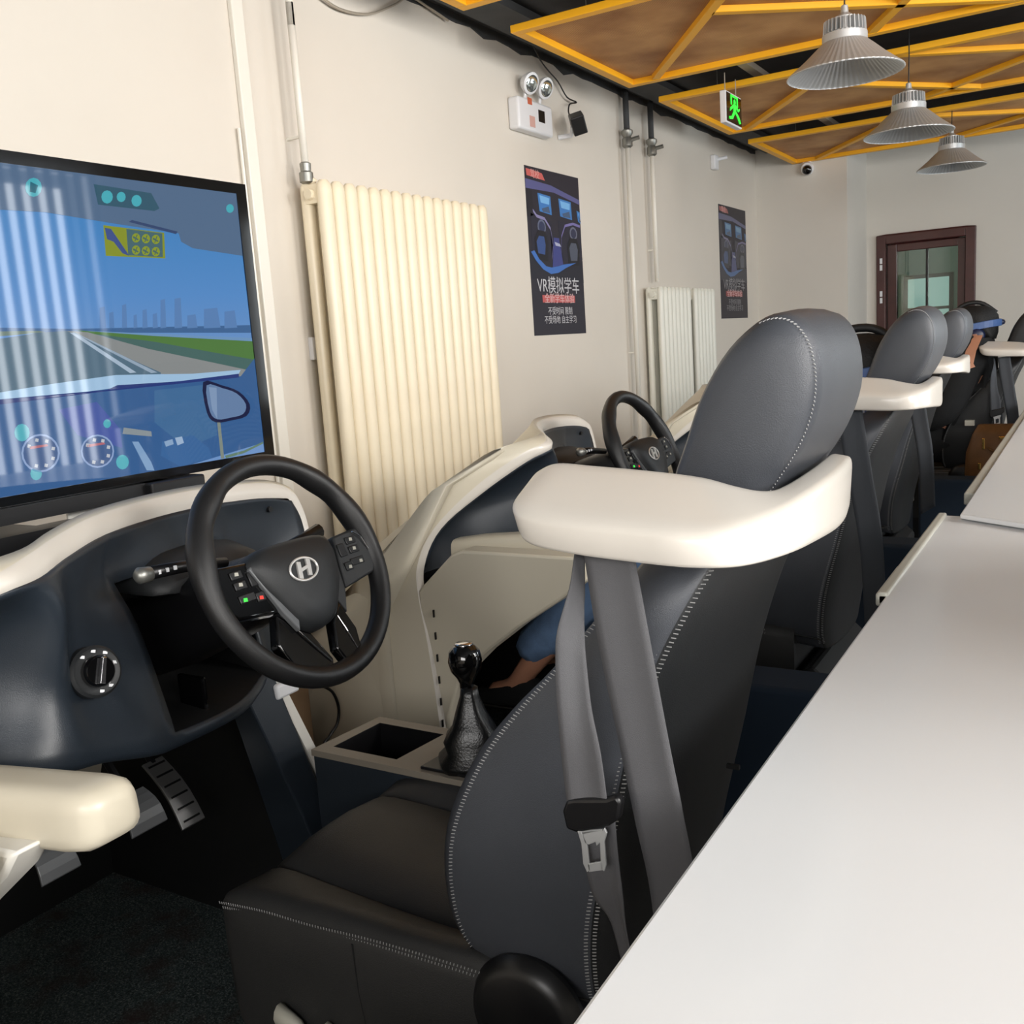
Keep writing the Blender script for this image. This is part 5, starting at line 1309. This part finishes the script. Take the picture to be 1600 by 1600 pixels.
# ------------------------------------------------------------------ brown bag hanging on the farthest seat
c = ony(1566, 706, 4.75)
t = empty('leather_bag', (c.x, 4.75, c.z-.16), 'brown leather bag with gold fittings hanging behind the farthest seats', 'bag')
rg = []
for dz, w_, d_ in ((-.16, .10, .035), (-.155, .135, .055), (-.10, .15, .07), (0, .145, .065), (.08, .12, .05), (.12, .10, .02), (.125, .09, .006)):
    rg.append(rquad([(c.x-w_, 4.75-d_, c.z+dz), (c.x+w_, 4.75-d_, c.z+dz), (c.x+w_, 4.75+d_, c.z+dz), (c.x-w_, 4.75+d_, c.z+dz)], .4))
MB().loft(rg).build('bag_body', 'bag_brown', t, smooth=True)
for (dx, dz, w_, h_) in ((-.075, .02, .012, .05), (-.01, .065, .05, .012), (.03, .05, .035, .010), (-.09, -.07, .012, .03), (-.05, -.09, .03, .01)):
    MB().box((c.x+dx, 4.675, c.z+dz), (c.x+dx+w_, 4.69, c.z+dz+h_)).build('gold_clasp', 'gold', t, bevel=.003)
MB().tube(cr([(c.x-.10, 4.75, c.z+.10), (c.x-.09, 4.73, c.z+.06), (c.x, 4.67, c.z+.0), (c.x+.09, 4.73, c.z+.06), (c.x+.10, 4.75, c.z+.10)], 5), .007, 8).build('bag_handle', 'bag_brown', t, smooth=True)

# ------------------------------------------------------------------ cardboard box, cable, adapter between the first two simulators
t = empty('cardboard_box', (-1.86, 1.66, 0), 'brown cardboard box on the floor behind the gap between the first two simulators', 'box')
MB().box((-2.06, 1.50, 0), (-1.70, 1.73, .47)).build('box_body', 'cardboard', t, bevel=.004)
MB().prism([(-1.699, 1.50, .43), (-1.699, 1.73, .43), (-1.699, 1.73, .47), (-1.699, 1.50, .47)], (.003, 0, 0)).build('box_flap', 'cardboard', t)
pts = [(-1.50, 1.56, .66), (-1.55, 1.62, .60), (-1.60, 1.70, .46), (-1.62, 1.72, .30), (-1.60, 1.66, .16), (-1.58, 1.60, .06), (-1.62, 1.66, .006)]
pts = [onx(505, 1072, -1.62), onx(520, 1082, -1.62), onx(529, 1105, -1.62), onx(527, 1130, -1.62), onx(515, 1150, -1.62), onx(500, 1180, -1.62)]
tag(origin_to(MB().tube(cr([tuple(p) for p in pts]+[(-1.66, 1.60, .02)], 6), .004, 8).build('power_cable', 'black_plastic', smooth=True), (-1.66, 1.60, .0)), 'black power cable looping down in front of the cardboard box', 'cable')
p = onx(447, 1075, -1.30)
t = empty('power_adapter', (p.x, p.y, p.z-.02), 'small white plug adapter on the edge of the nearest dashboard leg', 'adapter')
MB().box((p.x-.03, p.y-.028, p.z-.016), (p.x+.005, p.y+.032, p.z+.014)).build('adapter_body', 'white_plastic', t, bevel=.006, smooth=True)
p2 = onx(462, 1033, -1.30)
MB().tube([(p2.x, p2.y-.02, p2.z+.008), (p2.x, p2.y+.02, p2.z-.008)], [.006, .008], 10).build('plug', 'white_plastic', t, smooth=True)
MB().tube([(p2.x, p2.y+.0, p2.z-.004), (p.x-.012, p.y, p.z+.01)], .003, 6).build('plug_cord', 'white_plastic', t)
# small things on the carpet under the seat

t = empty('shade_cabinet', (.88, 1.48, 0), 'unseen grey drawer cabinet added right of the near table to shade it', 'cabinet')  # added out of view, casts the shadow on the near table's far end
MB().box((.68, .95, 0), (1.08, 2.0, 1.46)).build('shade_cabinet_body', 'grey_insert', t, bevel=.006)
for k in range(4):
    z = .05+k*.35
    dr = MB().box((.672, .97, z), (.68, 1.98, z+.33)).build('drawer', 'strip_grey', t, bevel=.002)
    MB().box((.658, 1.38, z+.16), (.672, 1.56, z+.175)).build('drawer_handle', 'chrome', dr, bevel=.002)
